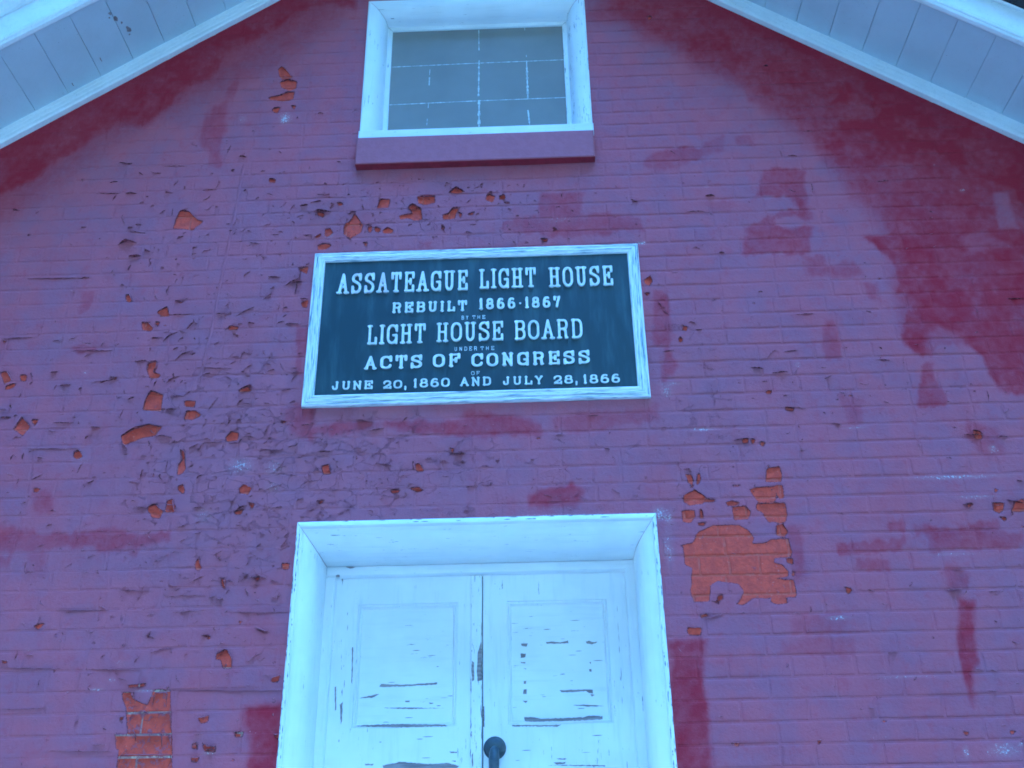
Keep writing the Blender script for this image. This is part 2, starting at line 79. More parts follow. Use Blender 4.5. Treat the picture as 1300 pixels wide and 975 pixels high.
BARE = [[-345,2528,-340,2537,-258,2533,-146,2538,-148,2531,-241,2528,-328,2526],[-417,2490,-393,2495,-361,2502,-344,2504,-365,2492],[-255,2480,-240,2480,-239,2475,-254,2475],[-174,2471,-158,2470,-160,2467,-171,2467],[-332,2458,-260,2457,-119,2452,-260,2452],[-420,2397,-388,2400,-259,2401,-118,2396,-108,2390,-280,2390],[-320,2270,-276,2278,-264,2281,-169,2272,-105,2274,-68,2264,-74,2256,-317,2260],[-380,2277,-349,2275,-355,2271,-376,2271],[-101,2309,-74,2309,-76,2304,-95,2305],[-95,2280,-78,2281,-80,2277],[-26,2603,-18,2597,-18,2537,-25,2532,-28,2570],[-6,2630,4,2662,8,2640,9,2537,-6,2533,-9,2564],[143,2664,167,2664,162,2654,144,2656],[140,2630,159,2629,156,2616,141,2616],[140,2601,158,2600,155,2596,141,2597],[149,2579,159,2579,157,2576],[149,2536,159,2537,157,2527,150,2528],[149,2509,159,2509,158,2493,147,2493],[144,2471,162,2471,156,2463],[230,2667,256,2669,278,2666,306,2671,307,2662,272,2661,232,2662],[367,2667,379,2669,389,2664,409,2664,402,2660,389,2656,371,2659],[376,2596,382,2596,381,2588],[374,2572,383,2573,383,2563,375,2564],[270,2503,316,2504,354,2504,383,2502,384,2490,370,2491,360,2498,321,2496,278,2496],[375,2489,389,2485,380,2479],[314,2453,357,2454,421,2448,367,2447],[149,2415,184,2414,205,2408,344,2410,366,2415,411,2412,411,2402,349,2400,183,2399,151,2401],[108,2390,204,2387,273,2388,258,2382,108,2386],[243,2269,284,2269,280,2264,253,2262],[222,2260,316,2260,411,2257,410,2253,316,2257],[252,2281,286,2281,280,2276,259,2278],[-474,2467,-465,2477,-463,2415,-467,2402],[-496,2526,-491,2529,-485,2452,-489,2448],[-444,2661,-439,2661,-436,2536,-439,2541],[11,2452,16,2452,16,2384,10,2389],[-28,2370,-25,2370,-25,2344],[-26,2293,-21,2303,-20,2264,-24,2257],[-478,2939,-460,2939,-439,2937,-460,2932],[-510,2909,-497,2911,-495,2901,-507,2901],[-547,2976,-534,2978,-539,2969]]
WORDS = [('ASSATEAGUE', -0.5354, -0.0314, 3.9626, 0.0885, 1), ('LIGHT', 0.0134, 0.2318, 3.9659, 0.0874, 1), ('HOUSE', 0.2811, 0.5275, 3.9637, 0.0874, 1), ('REBUILT', -0.3203, -0.0336, 3.8696, 0.0437, 2), ('1866-1867', 0.0123, 0.3226, 3.873, 0.047, 2), ('BY', -0.0549, -0.028, 3.8315, 0.0168, 3), ('THE', -0.0134, 0.0358, 3.8326, 0.0157, 3), ('LIGHT', -0.4088, -0.1893, 3.733, 0.0818, 1), ('HOUSE', -0.1478, 0.103, 3.7352, 0.0806, 1), ('BOARD', 0.1445, 0.3998, 3.7341, 0.0818, 1), ('UNDER', -0.0806, 0.0045, 3.696, 0.0168, 3), ('THE', 0.0179, 0.0694, 3.696, 0.0157, 3), ('ACTS', -0.4144, -0.1982, 3.6277, 0.0526, 2), ('OF', -0.159, -0.0571, 3.6288, 0.0526, 2), ('CONGRESS', -0.0157, 0.4222, 3.6266, 0.0526, 2), ('OF', -0.0168, 0.0146, 3.5918, 0.0157, 3), ('JUNE', -0.5298, -0.3786, 3.5459, 0.0325, 2), ('20,', -0.3405, -0.2531, 3.5448, 0.0325, 2), ('1860', -0.2296, -0.0952, 3.5459, 0.0347, 2), ('AND', -0.0582, 0.056, 3.547, 0.0336, 2), ('JULY', 0.0986, 0.2475, 3.5459, 0.0325, 2), ('28,', 0.2845, 0.373, 3.5448, 0.0325, 2), ('1866', 0.392, 0.5275, 3.5426, 0.0347, 2)]

rng = random.Random(7)
nrng = np.random.RandomState(11)

# ------------------------------------------------------------------ fields over the wall plane
FX0, FX1, FZ0, FZ1, FR = -2.8, 2.8, 1.3, 6.5, 0.003
FNX = int((FX1 - FX0) / FR) + 1
FNZ = int((FZ1 - FZ0) / FR) + 1


def smooth_noise(nx, nz, cell, seed):
    r = np.random.RandomState(seed)
    gx, gz = int(nx / cell) + 3, int(nz / cell) + 3
    g = r.rand(gz, gx).astype(np.float32)
    x = np.arange(nx) / cell
    z = np.arange(nz) / cell
    xi, zi = x.astype(int), z.astype(int)
    fx, fz = x - xi, z - zi
    fx, fz = fx * fx * (3 - 2 * fx), fz * fz * (3 - 2 * fz)
    a = g[zi][:, xi] * (1 - fx) + g[zi][:, xi + 1] * fx
    b = g[zi + 1][:, xi] * (1 - fx) + g[zi + 1][:, xi + 1] * fx
    return (a * (1 - fz[:, None]) + b * fz[:, None]) * 2 - 1


def poly_sdf(P, X, Z):
    """signed distance, positive inside"""
    n = len(P)
    d = np.full(X.shape, 1e9, np.float32)
    ins = np.zeros(X.shape, bool)
    for i in range(n):
        ax, az = P[i]
        bx, bz = P[(i + 1) % n]
        ex, ez = bx - ax, bz - az
        L = ex * ex + ez * ez + 1e-12
        t = np.clip(((X - ax) * ex + (Z - az) * ez) / L, 0, 1)
        d = np.minimum(d, (X - ax - t * ex) ** 2 + (Z - az - t * ez) ** 2)
        if az != bz:
            c = (az > Z) != (bz > Z)
            ins ^= c & (X < (bx - ax) * (Z - az) / (bz - az) + ax)
    d = np.sqrt(d)
    return np.where(ins, d, -d)


def pts(flat):
    return [(flat[i] / 1000.0, flat[i + 1] / 1000.0) for i in range(0, len(flat), 2)]


def window_of(P, pad):
    xs = [p[0] for p in P]
    zs = [p[1] for p in P]
    i0 = max(0, int((min(xs) - pad - FX0) / FR))
    i1 = min(FNX, int((max(xs) + pad - FX0) / FR) + 2)
    j0 = max(0, int((min(zs) - pad - FZ0) / FR))
    j1 = min(FNZ, int((max(zs) + pad - FZ0) / FR) + 2)
    if i1 <= i0 or j1 <= j0:
        return None
    X, Z = np.meshgrid(FX0 + np.arange(i0, i1) * FR, FZ0 + np.arange(j0, j1) * FR)
    return slice(j0, j1), slice(i0, i1), X.astype(np.float32), Z.astype(np.float32)


warp_a = smooth_noise(FNX, FNZ, 9, 1) * 0.6 + smooth_noise(FNX, FNZ, 4, 2) * 0.4
warp_b = smooth_noise(FNX, FNZ, 24, 3)
warp_s = np.repeat(smooth_noise(FNX, FNZ // 6 + 2, 5, 4), 6, axis=0)[:FNZ]      # upright brush streaks
peel = np.full((FNZ, FNX), -0.03, np.float32)
for fl in PEEL:
    P = pts(fl)
    w = window_of(P, 0.03)
    if w is None:
        continue
    sj, si, X, Z = w
    s = poly_sdf(P, X, Z)
    size = math.sqrt((max(p[0] for p in P) - min(p[0] for p in P)) * (max(p[1] for p in P) - min(p[1] for p in P)))
    s = s + warp_a[sj, si] * min(0.0028, size * 0.1)
    peel[sj, si] = np.maximum(peel[sj, si], s)
# tiny lost chips of paint, mostly left of the door and under the window
for k in range(150):
    x = rng.choice([rng.gauss(-1.0, 0.42), rng.gauss(-0.3, 0.4), rng.gauss(1.2, 0.6)])
    z = rng.gauss(3.45, 0.62)
    r = rng.uniform(0.0018, 0.0042)
    a = rng.uniform(0.8, 2.2)
    P = [(x + r * a * math.cos(t) * rng.uniform(.7, 1.2), z + r * math.sin(t) * rng.uniform(.7, 1.2)) for t in [i * 1.05 for i in range(6)]]
    w = window_of(P, 0.01)
    if w:
        sj, si, X, Z = w
        peel[sj, si] = np.maximum(peel[sj, si], poly_sdf(P, X, Z))

stain_shade = np.zeros((FNZ, FNX), np.float32)
for amt, soft, fl in STAIN_SHADE:
    P = pts(fl)
    so = soft / 1000.0 * 1.15
    w = window_of(P, so * 1.6 + .03)
    if w is None:
        continue
    sj, si, X, Z = w
    s = poly_sdf(P, X, Z) + warp_a[sj, si] * 0.007 + warp_b[sj, si] * 0.011 + warp_s[sj, si] * 0.009
    t = np.clip((s + so) / (2 * so), 0, 1)
    t = t * t * (3 - 2 * t)
    stain_shade[sj, si] = np.maximum(stain_shade[sj, si], amt * (0.84 if amt < .78 else 1.0) * t)
for amt, soft, fl in FADE:
    P = pts(fl)
    so = soft / 1000.0
    sj, si, X, Z = window_of(P, so * 1.6 + .02)
    s = poly_sdf(P, X, Z) + warp_a[sj, si] * 0.004
    t = np.clip((s + so) / (2 * so), 0, 1)
    stain_shade[sj, si] *= 1 - amt * t
# broad cloudy wear of the top coat
stain_shade += 0.10 * np.clip(smooth_noise(FNX, FNZ, 46, 5) + 0.6 * smooth_noise(FNX, FNZ, 15, 6) - 0.25, 0, 1)
stain_shade *= 0.98 + 0.20 * smooth_noise(FNX, FNZ, 22, 41) + 0.16 * smooth_noise(FNX, FNZ, 7, 42)
XX, ZZ = np.meshgrid(FX0 + np.arange(FNX) * FR, FZ0 + np.arange(FNZ) * FR)
# unfaded red under the eaves, with their soft shade painted in
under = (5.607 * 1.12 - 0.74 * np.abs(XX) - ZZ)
stain_shade = np.maximum(stain_shade * .95, 0.92 * np.clip(1.15 - (under + warp_b * .06 + warp_a * .025) / 0.30, 0, 1) ** .7)
stain_shade = np.clip(stain_shade, 0, 1)

chalk = np.zeros((FNZ, FNX), np.float32)
for cx, cz, rx, rz, st in CHALK:
    cx, cz, rx, rz = cx / 1000., cz / 1000., rx / 1000., rz / 1000.
    w = window_of([(cx - rx, cz - rz), (cx + rx, cz + rz)], max(rx, rz) * 0.6)
    if w is None:
        continue
    sj, si, X, Z = w
    chalk[sj, si] = np.maximum(chalk[sj, si], st * np.exp(-1.1 * (((X - cx) / rx) ** 2 + ((Z - cz) / rz) ** 2)))

# slow waves of the thick paint and the wall under it
relief = (0.0011 * smooth_noise(FNX, FNZ, 30, 21) + 0.0006 * smooth_noise(FNX, FNZ, 11, 22) + 0.0016 * smooth_noise(FNX, FNZ, 90, 23)).astype(np.float32)


vary_f = smooth_noise(FNX, FNZ, 55, 31) * .7 + smooth_noise(FNX, FNZ, 13, 32) * .5


def sample(field, X, Z):
    i = np.clip((X - FX0) / FR, 0, FNX - 1.001)
    j = np.clip((Z - FZ0) / FR, 0, FNZ - 1.001)
    i0, j0 = i.astype(int), j.astype(int)
    fi, fj = i - i0, j - j0
    return (field[j0, i0] * (1 - fi) * (1 - fj) + field[j0, i0 + 1] * fi * (1 - fj)
            + field[j0 + 1, i0] * (1 - fi) * fj + field[j0 + 1, i0 + 1] * fi * fj)


# ------------------------------------------------------------------ materials
def new_mat(name):
    m = bpy.data.materials.new(name)
    m.use_nodes = True
    nt = m.node_tree
    nt.nodes.clear()
    out = nt.nodes.new('ShaderNodeOutputMaterial')
    b = nt.nodes.new('ShaderNodeBsdfPrincipled')
    nt.links.new(b.outputs[0], out.inputs[0])
    return m, nt, b


class G:
    """small node-graph helper"""
    def __init__(self, nt):
        self.nt = nt
        g = nt.nodes.new('ShaderNodeNewGeometry')
        self.pos = g.outputs['Position']

    def _in(self, sock, v):
        if isinstance(v, (int, float)):
            sock.default_value = v
        elif isinstance(v, tuple):
            sock.default_value = v if len(v) == len(sock.default_value) else tuple(v) + (1.0,)
        else:
            self.nt.links.new(v, sock)

    def math(self, op, a, b=0.0, c=0.0, clamp=False):
        n = self.nt.nodes.new('ShaderNodeMath')
        n.operation = op
        n.use_clamp = clamp
        self._in(n.inputs[0], a)
        self._in(n.inputs[1], b)
        self._in(n.inputs[2], c)
        return n.outputs[0]

    def mix(self, f, a, b):
        n = self.nt.nodes.new('ShaderNodeMix')
        n.data_type = 'RGBA'
        self._in(n.inputs[0], f)
        self._in(n.inputs[6], a)
        self._in(n.inputs[7], b)
        return n.outputs[2]

    def scale(self, sx, sy, sz, src=None):
        n = self.nt.nodes.new('ShaderNodeMapping')
        n.inputs['Scale'].default_value = (sx, sy, sz)
        self.nt.links.new(src or self.pos, n.inputs[0])
        return n.outputs[0]

    def noise(self, scale, detail=3.0, rough=0.55, vec=None, dist=0.0):
        n = self.nt.nodes.new('ShaderNodeTexNoise')
        n.inputs['Scale'].default_value = scale
        n.inputs['Detail'].default_value = detail
        n.inputs['Roughness'].default_value = rough
        n.inputs['Distortion'].default_value = dist
        self.nt.links.new(vec or self.pos, n.inputs['Vector'])
        return n.outputs[0]

    def step(self, v, a, b):
        n = self.nt.nodes.new('ShaderNodeMapRange')
        n.interpolation_type = 'SMOOTHSTEP'
        self._in(n.inputs[0], v)
        n.inputs[1].default_value = a
        n.inputs[2].default_value = b
        return n.outputs[0]

    def attr(self, name):
        n = self.nt.nodes.new('ShaderNodeAttribute')
        n.attribute_name = name
        return n.outputs['Fac']

    def bump(self, h, dist, strength=1.0, prev=None):
        n = self.nt.nodes.new('ShaderNodeBump')
        n.inputs['Strength'].default_value = strength
        n.inputs['Distance'].default_value = dist
        self.nt.links.new(h, n.inputs['Height'])
        if prev is not None:
            self.nt.links.new(prev, n.inputs['Normal'])
        return n.outputs[0]

    def voronoi(self, scale, vec=None, feature='DISTANCE_TO_EDGE'):
        n = self.nt.nodes.new('ShaderNodeTexVoronoi')
        n.feature = feature
        n.inputs['Scale'].default_value = scale
        self.nt.links.new(vec or self.pos, n.inputs['Vector'])
        return n.outputs[0]


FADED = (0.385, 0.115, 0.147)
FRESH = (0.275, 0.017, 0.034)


def wall_material(name, under_a, under_b):
    m, nt, b = new_mat(name)
    g = G(nt)
    st, pl, ck, cr = g.attr('stain_shade'), g.attr('peel'), g.attr('chalk'), g.attr('crack')
    n1 = g.noise(7.0, 4)
    n2 = g.noise(55.0, 4, 0.6)
    n3 = g.noise(260.0, 3, 0.6)
    # faded top coat with weathering clouds
    col = g.mix(g.step(n1, 0.35, 0.68), FADED, (0.31, 0.120, 0.168))
    col = g.mix(g.math('MULTIPLY', g.step(g.noise(21.0, 5, 0.65), 0.5, 0.74), 0.42), col, (0.36, 0.066, 0.088))
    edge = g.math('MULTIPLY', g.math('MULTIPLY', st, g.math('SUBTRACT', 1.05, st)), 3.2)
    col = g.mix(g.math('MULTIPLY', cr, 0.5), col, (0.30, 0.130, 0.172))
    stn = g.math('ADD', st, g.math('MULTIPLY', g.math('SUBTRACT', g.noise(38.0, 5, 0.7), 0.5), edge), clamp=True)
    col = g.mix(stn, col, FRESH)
    # fine soiling
    col = g.mix(g.math('MULTIPLY', g.step(n3, 0.55, 0.8), 0.22), col, (0.16, 0.05, 0.07))
    col = g.mix(g.math('MULTIPLY', g.step(g.noise(130.0, 4, 0.7), 0.57, 0.72), g.math('SUBTRACT', 0.24, g.math('MULTIPLY', st, 0.16))), col, (0.50, 0.22, 0.27))
    # tiny specks where the coat is pitted
    pits = g.math('MULTIPLY', g.step(g.noise(150.0, 4, 0.75), 0.66, 0.70), g.math('ADD', 0.1, cr), clamp=True)
    col = g.mix(pits, col, (0.09, 0.03, 0.04))
    # hairline cracks full of dirt
    vec = g.scale(1.0, 1.0, 1.7)
    dn = nt.nodes.new('ShaderNodeVectorMath')
    dn.operation = 'ADD'
    nz = nt.nodes.new('ShaderNodeTexNoise')
    nz.inputs['Scale'].default_value = 30.0
    nz.inputs['Detail'].default_value = 4.0
    sc = nt.nodes.new('ShaderNodeVectorMath')
    sc.operation = 'SCALE'
    sc.inputs['Scale'].default_value = 0.05
    nt.links.new(nz.outputs['Color'], sc.inputs[0])
    nt.links.new(vec, dn.inputs[0])
    nt.links.new(sc.outputs[0], dn.inputs[1])
    vor = g.voronoi(15.0, dn.outputs[0])
    gate = g.step(g.math('ADD', g.noise(12.0, 3), g.math('MULTIPLY', cr, 0.28)), 0.70, 0.80)
    crack = g.math('MULTIPLY', g.math('SUBTRACT', 1.0, g.step(vor, 0.003, 0.022)), gate)
    col = g.mix(g.math('MULTIPLY', crack, 0.5), col, (0.10, 0.03, 0.045))
    # lime / salt chalking
    cm = g.math('MULTIPLY', g.step(g.math('ADD', g.math('MULTIPLY', ck, 0.24), g.noise(130.0, 5, 0.8)), 0.70, 0.76), 0.82)
    cm = g.math('MAXIMUM', cm, g.math('MULTIPLY', g.step(ck, 0.05, 1.2), 0.14))
    col = g.mix(cm, col, (0.62, 0.62, 0.60))
    # lost paint
    e = g.math('ADD', pl, g.math('MULTIPLY', g.math('SUBTRACT', g.noise(170.0, 5, 0.7), 0.5), 0.0060))
    hole = g.step(e, -0.0006, 0.0008)
    ucol = g.mix(g.step(g.noise(38.0, 4, 0.7), 0.35, 0.65), under_a, under_b)
    if name == 'painted_mortar':        # pale lime mortar shows at the lower left, brick-dusted mortar on the right
        sx = nt.nodes.new('ShaderNodeSeparateXYZ')
        nt.links.new(g.pos, sx.inputs[0])
        pale = g.mix(g.step(g.noise(60.0, 4, 0.7), 0.5, 0.62), (0.42, 0.27, 0.25), (0.66, 0.60, 0.46))
        ucol = g.mix(g.math('MULTIPLY', g.step(sx.outputs[0], -0.2, -0.6), g.step(sx.outputs[2], 2.62, 2.52)), ucol, pale)
    ucol = g.mix(g.math('MULTIPLY', g.step(g.noise(85.0, 5, 0.7), 0.6, 0.75), 0.5), ucol, (0.62, 0.36, 0.30))
    ucol = g.mix(g.math('MULTIPLY', g.step(g.noise(110.0, 3, 0.7), 0.60, 0.72), 0.4), ucol, (0.28, 0.06, 0.05))
    sx2 = nt.nodes.new('ShaderNodeSeparateXYZ')
    nt.links.new(g.pos, sx2.inputs[0])
    low_left = g.math('MULTIPLY', g.step(sx2.outputs[0], -0.2, -0.6), g.step(sx2.outputs[2], 2.62, 2.52))
    rest = g.step(g.math('ADD', g.noise(48.0, 5, 0.75), g.math('MULTIPLY', low_left, 0.09)), 0.635, 0.675)
    hole = g.math('MULTIPLY', hole, g.math('SUBTRACT', 1.0, g.math('MULTIPLY', rest, 0.85)))
    col = g.mix(hole, col, ucol)
    # torn rim of the film, its thin outline shadow painted in dark
    rim = g.math('MULTIPLY', g.step(e, -0.0030, -0.0004), g.math('SUBTRACT', 1.0, g.step(e, 0.0002, 0.0016)))
    col = g.mix(g.math('MULTIPLY', rim, g.step(n3, 0.4, 0.6)), col, (0.07, 0.02, 0.03))
    nt.links.new(col, b.inputs['Base Color'])
    b.inputs['Roughness'].default_value = 0.7
    b.inputs['Specular IOR Level'].default_value = 0.16
    h = g.math('ADD', g.math('MULTIPLY', g.noise(75.0, 5, 0.6), 1.0), g.math('MULTIPLY', n3, 0.35))
    nrm = g.bump(h, 0.0030, 0.75)
    nrm = g.bump(g.math('SUBTRACT', 1.0, g.math('MAXIMUM', hole, g.math('MULTIPLY', crack, 0.8))), 0.0016, 0.9, nrm)
    nt.links.new(nrm, b.inputs['Normal'])
    return m


MAT_BRICK = wall_material('painted_brick', (0.60, 0.095, 0.058), (0.46, 0.072, 0.052))
MAT_MORTAR = wall_material('painted_mortar', (0.50, 0.085, 0.055), (0.52, 0.14, 0.105))


def white_paint(name, base=(0.85, 0.86, 0.84), grain='z', wear=1.0):
    m, nt, b = new_mat(name)
    g = G(nt)
    s = {'z': (1, 1, .09), 'x': (.09, 1, 1), 'n': (1, 1, 1)}[grain]
    v = g.scale(*s)
    streak = g.noise(60.0, 4, 0.6, v)
    fine = g.noise(150.0, 4, 0.7, v)
    cloud = g.noise(6.0, 3)
    col = g.mix(g.step(cloud, 0.35, 0.7), base, tuple(c * 0.93 for c in base))
    col = g.mix(g.math('MULTIPLY', g.step(streak, 0.5, 0.78), 0.22), col, (0.50, 0.52, 0.52))
    chip = g.math('MULTIPLY', g.step(g.math('ADD', fine, g.math('MULTIPLY', g.noise(9.0, 2), 0.25)), 0.835 - .035 * wear, 0.86 - .035 * wear), 0.85)
    col = g.mix(chip, col, (0.13, 0.13, 0.14))
    nt.links.new(col, b.inputs['Base Color'])
    b.inputs['Roughness'].default_value = 0.5
    hh = g.math('SUBTRACT', g.math('MULTIPLY', g.noise(38.0, 4, 0.6, v), 0.6), g.math('MULTIPLY', chip, 0.6))
    nt.links.new(g.bump(hh, 0.0018, 0.55), b.inputs['Normal'])
    return m


MAT_WHITE_V = white_paint('white_paint_upright_grain', grain='z', wear=1.0)
MAT_WHITE_WORN = white_paint('white_paint_crazed', grain='z', wear=2.6)
MAT_WHITE_H = white_paint('white_paint_level_grain', grain='x', wear=1.0)
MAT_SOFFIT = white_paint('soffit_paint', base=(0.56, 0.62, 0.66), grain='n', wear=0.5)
MAT_PLAIN = white_paint('white_paint_plain', grain='n', wear=0.4)


def simple(name, col, rough=0.6, col2=None, scale=40, bump=0.0, metallic=0.0, contrast=(0.35, 0.65), vec=None):
    m, nt, b = new_mat(name)
    g = G(nt)
    v = g.scale(*vec) if vec else None
    n = g.noise(scale, 4, 0.6, v)
    c = g.mix(g.step(n, *contrast), col, col2 or tuple(x * 0.75 for x in col))
    nt.links.new(c, b.inputs['Base Color'])
    b.inputs['Roughness'].default_value = rough
    b.inputs['Metallic'].default_value = metallic
    if bump:
        nt.links.new(g.bump(g.noise(scale * 2.5, 4, 0.6, v), bump, 0.7), b.inputs['Normal'])
    return m


MAT_FLAKE = simple('peeling_paint_face', FADED, 0.6, (0.35, 0.11, 0.14), 50, 0.001)
MAT_FLAKE_BACK = simple('peeling_paint_back', (0.085, 0.022, 0.028), 0.9, (0.15, 0.035, 0.035), 60, 0.001)
MAT_BARE = simple('weathered_bare_wood', (0.20, 0.17, 0.17), 0.8, (0.33, 0.29, 0.28), 70, 0.001, vec=(.15, 1, 1.6))
MAT_GAP = simple('gap_dark', (0.05, 0.05, 0.055), 0.9)
MAT_FIELD = simple('plaque_field_paint', (0.027, 0.046, 0.059), 0.4, (0.060, 0.092, 0.106), 24, 0.0009, contrast=(0.42, 0.78), vec=(1, 1, .16))
MAT_IRON = simple('dark_iron', (0.045, 0.06, 0.075), 0.42, (0.07, 0.085, 0.095), 60, 0.0008)
MAT_SHINGLE = simple('asphalt_shingle', (0.06, 0.06, 0.065), 0.9, (0.035, 0.035, 0.04), 120, 0.003)
MAT_GLASS_LINE = simple('pale_pane_line', (0.72, 0.74, 0.72), 0.7, (0.40, 0.42, 0.42), 90)


def letter_material():
    m, nt, b = new_mat('letter_paint')
    g = G(nt)
    n = g.noise(55.0, 4, 0.6)
    c = g.mix(g.step(n, 0.35, 0.7), (0.82, 0.84, 0.80), (0.66, 0.69, 0.68))
    # the first letters are stained with the wall's red
    sep = nt.nodes.new('ShaderNodeSeparateXYZ')
    nt.links.new(g.pos, sep.inputs[0])
    red = g.math('MULTIPLY', g.step(g.math('ABSOLUTE', g.math('ADD', sep.outputs[0], 0.40)), 0.13, 0.04),
                 g.math('MULTIPLY', g.step(sep.outputs[2], 3.93, 3.97), g.step(g.noise(28.0, 3), 0.42, 0.62)))
    c = g.mix(g.math('MULTIPLY', red, 0.4), c, (0.55, 0.36, 0.46))
    nt.links.new(c, b.inputs['Base Color'])
    b.inputs['Roughness'].default_value = 0.5
    nt.links.new(g.bump(n, 0.001, 0.6), b.inputs['Normal'])
    return m


MAT_LETTER = letter_material()


def plaque_frame_material():
    m, nt, b = new_mat('streaky_white_moulding')
    g = G(nt)
    outs = []
    for sc in ((.06, 1, 1.6), (1.6, 1, .06)):
        v = g.scale(*sc)
        outs.append(g.noise(170.0, 3, 0.6, v))
    geo = nt.nodes.new('ShaderNodeNewGeometry')
    sep = nt.nodes.new('ShaderNodeSeparateXYZ')
    nt.links.new(geo.outputs['True Normal'], sep.inputs[0])
    sel = nt.nodes.new('ShaderNodeAttribute')
    sel.attribute_name = 'upright'
    n = nt.nodes.new('ShaderNodeMix')
    n.data_type = 'FLOAT'
    nt.links.new(sel.outputs['Fac'], n.inputs[0])
    nt.links.new(outs[0], n.inputs[2])
    nt.links.new(outs[1], n.inputs[3])
    s = n.outputs[0]
    c = g.mix(g.step(s, 0.50, 0.66), (0.84, 0.86, 0.86), (0.20, 0.25, 0.30))
    nt.links.new(c, b.inputs['Base Color'])
    b.inputs['Roughness'].default_value = 0.5
    nt.links.new(g.bump(s, 0.0012, 0.5), b.inputs['Normal'])
    return m


MAT_PLAQUE_FRAME = plaque_frame_material()


def glass_material():
    m, nt, b = new_mat('dusty_window_pane')
    g = G(nt)
    c = g.mix(g.step(g.noise(5.0, 3), 0.3, 0.7), (0.245, 0.232, 0.215), (0.275, 0.26, 0.24))
    c = g.mix(g.math('MULTIPLY', g.step(g.noise(220.0, 3, 0.7), 0.5, 0.7), 0.15), c, (0.30, 0.29, 0.28))
    nt.links.new(c, b.inputs['Base Color'])
    b.inputs['Roughness'].default_value = 0.4
    b.inputs['Specular IOR Level'].default_value = 0.12
    nt.links.new(g.bump(g.noise(4.0, 2), 0.004, 0.2), b.inputs['Normal'])
    return m


MAT_PANE = glass_material()
MAT_SILL = simple('painted_stone_sill', (0.31, 0.095, 0.125), 0.65, (0.335, 0.105, 0.14), 30, 0.002)
MAT_SILL_UNDER = simple('deep_red_paint', (0.27, 0.022, 0.04), 0.65, (0.20, 0.018, 0.03), 25, 0.001)


# ------------------------------------------------------------------ object helpers
def link(o, parent=None):
    COL.objects.link(o)
    if parent is not None:
        o.parent = parent
    return o


def mesh_obj(name, verts, faces, mat, parent=None, smooth=False, mats=None, face_mats=None):
    me = bpy.data.meshes.new(name)
    me.from_pydata(verts, [], faces)
    for mm in (mats or [mat]):
        me.materials.append(mm)
    if face_mats is not None:
        me.polygons.foreach_set('material_index', face_mats)
    if smooth:
        me.polygons.foreach_set('use_smooth', [True] * len(me.polygons))
    me.update()
    return link(bpy.data.objects.new(name, me), parent)


def empty(name, loc=(0, 0, 0), parent=None):
    o = bpy.data.objects.new(name, None)
    o.empty_display_size = 0.2
    o.location = loc
    return link(o, parent)


class MB:
    def __init__(self):
        self.v, self.f, self.fm = [], [], []

    def box(self, x0, x1, y0, y1, z0, z1, m=0, bev=0.0):
        b = len(self.v)
        if bev <= 0:
            self.v += [(x0, y0, z0), (x1, y0, z0), (x1, y1, z0), (x0, y1, z0), (x0, y0, z1), (x1, y0, z1), (x1, y1, z1), (x0, y1, z1)]
            q = [(0, 3, 2, 1), (4, 5, 6, 7), (0, 1, 5, 4), (1, 2, 6, 5), (2, 3, 7, 6), (3, 0, 4, 7)]
        else:       # front (y0) edges chamfered
            c = bev
            self.v += [(x0, y0 + c, z0), (x1, y0 + c, z0), (x1, y1, z0), (x0, y1, z0), (x0, y0 + c, z1), (x1, y0 + c, z1), (x1, y1, z1), (x0, y1, z1),
                       (x0 + c, y0, z0 + c), (x1 - c, y0, z0 + c), (x1 - c, y0, z1 - c), (x0 + c, y0, z1 - c)]
            q = [(0, 3, 2, 1), (4, 5, 6, 7), (1, 2, 6, 5), (2, 3, 7, 6), (3, 0, 4, 7), (8, 9, 10, 11), (0, 1, 9, 8), (1, 5, 10, 9), (5, 4, 11, 10), (4, 0, 8, 11)]
        self.f += [tuple(b + i for i in t) for t in q]
        self.fm += [m] * len(q)
        return self

    def prism_x(self, prof, x0, x1, m=0):
        """closed (y,z) outline swept along x"""
        b, n = len(self.v), len(prof)
        self.v += [(x0, y, z) for y, z in prof] + [(x1, y, z) for y, z in prof]
        self.f += [tuple(b + i for i in range(n)), tuple(b + n + i for i in reversed(range(n)))]
        for i in range(n):
            j = (i + 1) % n
            self.f.append((b + i, b + n + i, b + n + j, b + j))
        self.fm += [m] * (n + 2)
        return self

    def extrude_poly(self, P, y0, y1, m=0):
        """(x,z) outline between depths y0 (front) and y1"""
        b, n = len(self.v), len(P)
        self.v += [(x, y0, z) for x, z in P] + [(x, y1, z) for x, z in P]
        self.f += [tuple(b + i for i in range(n)), tuple(b + n + i for i in reversed(range(n)))]
        for i in range(n):
            j = (i + 1) % n
            self.f.append((b + j, b + i, b + n + i, b + n + j))
        self.fm += [m] * (n + 2)
        return self

    def build(self, name, mat, parent=None, smooth=False, mats=None):
        return mesh_obj(name, self.v, self.f, mat, parent, smooth, mats, self.fm)


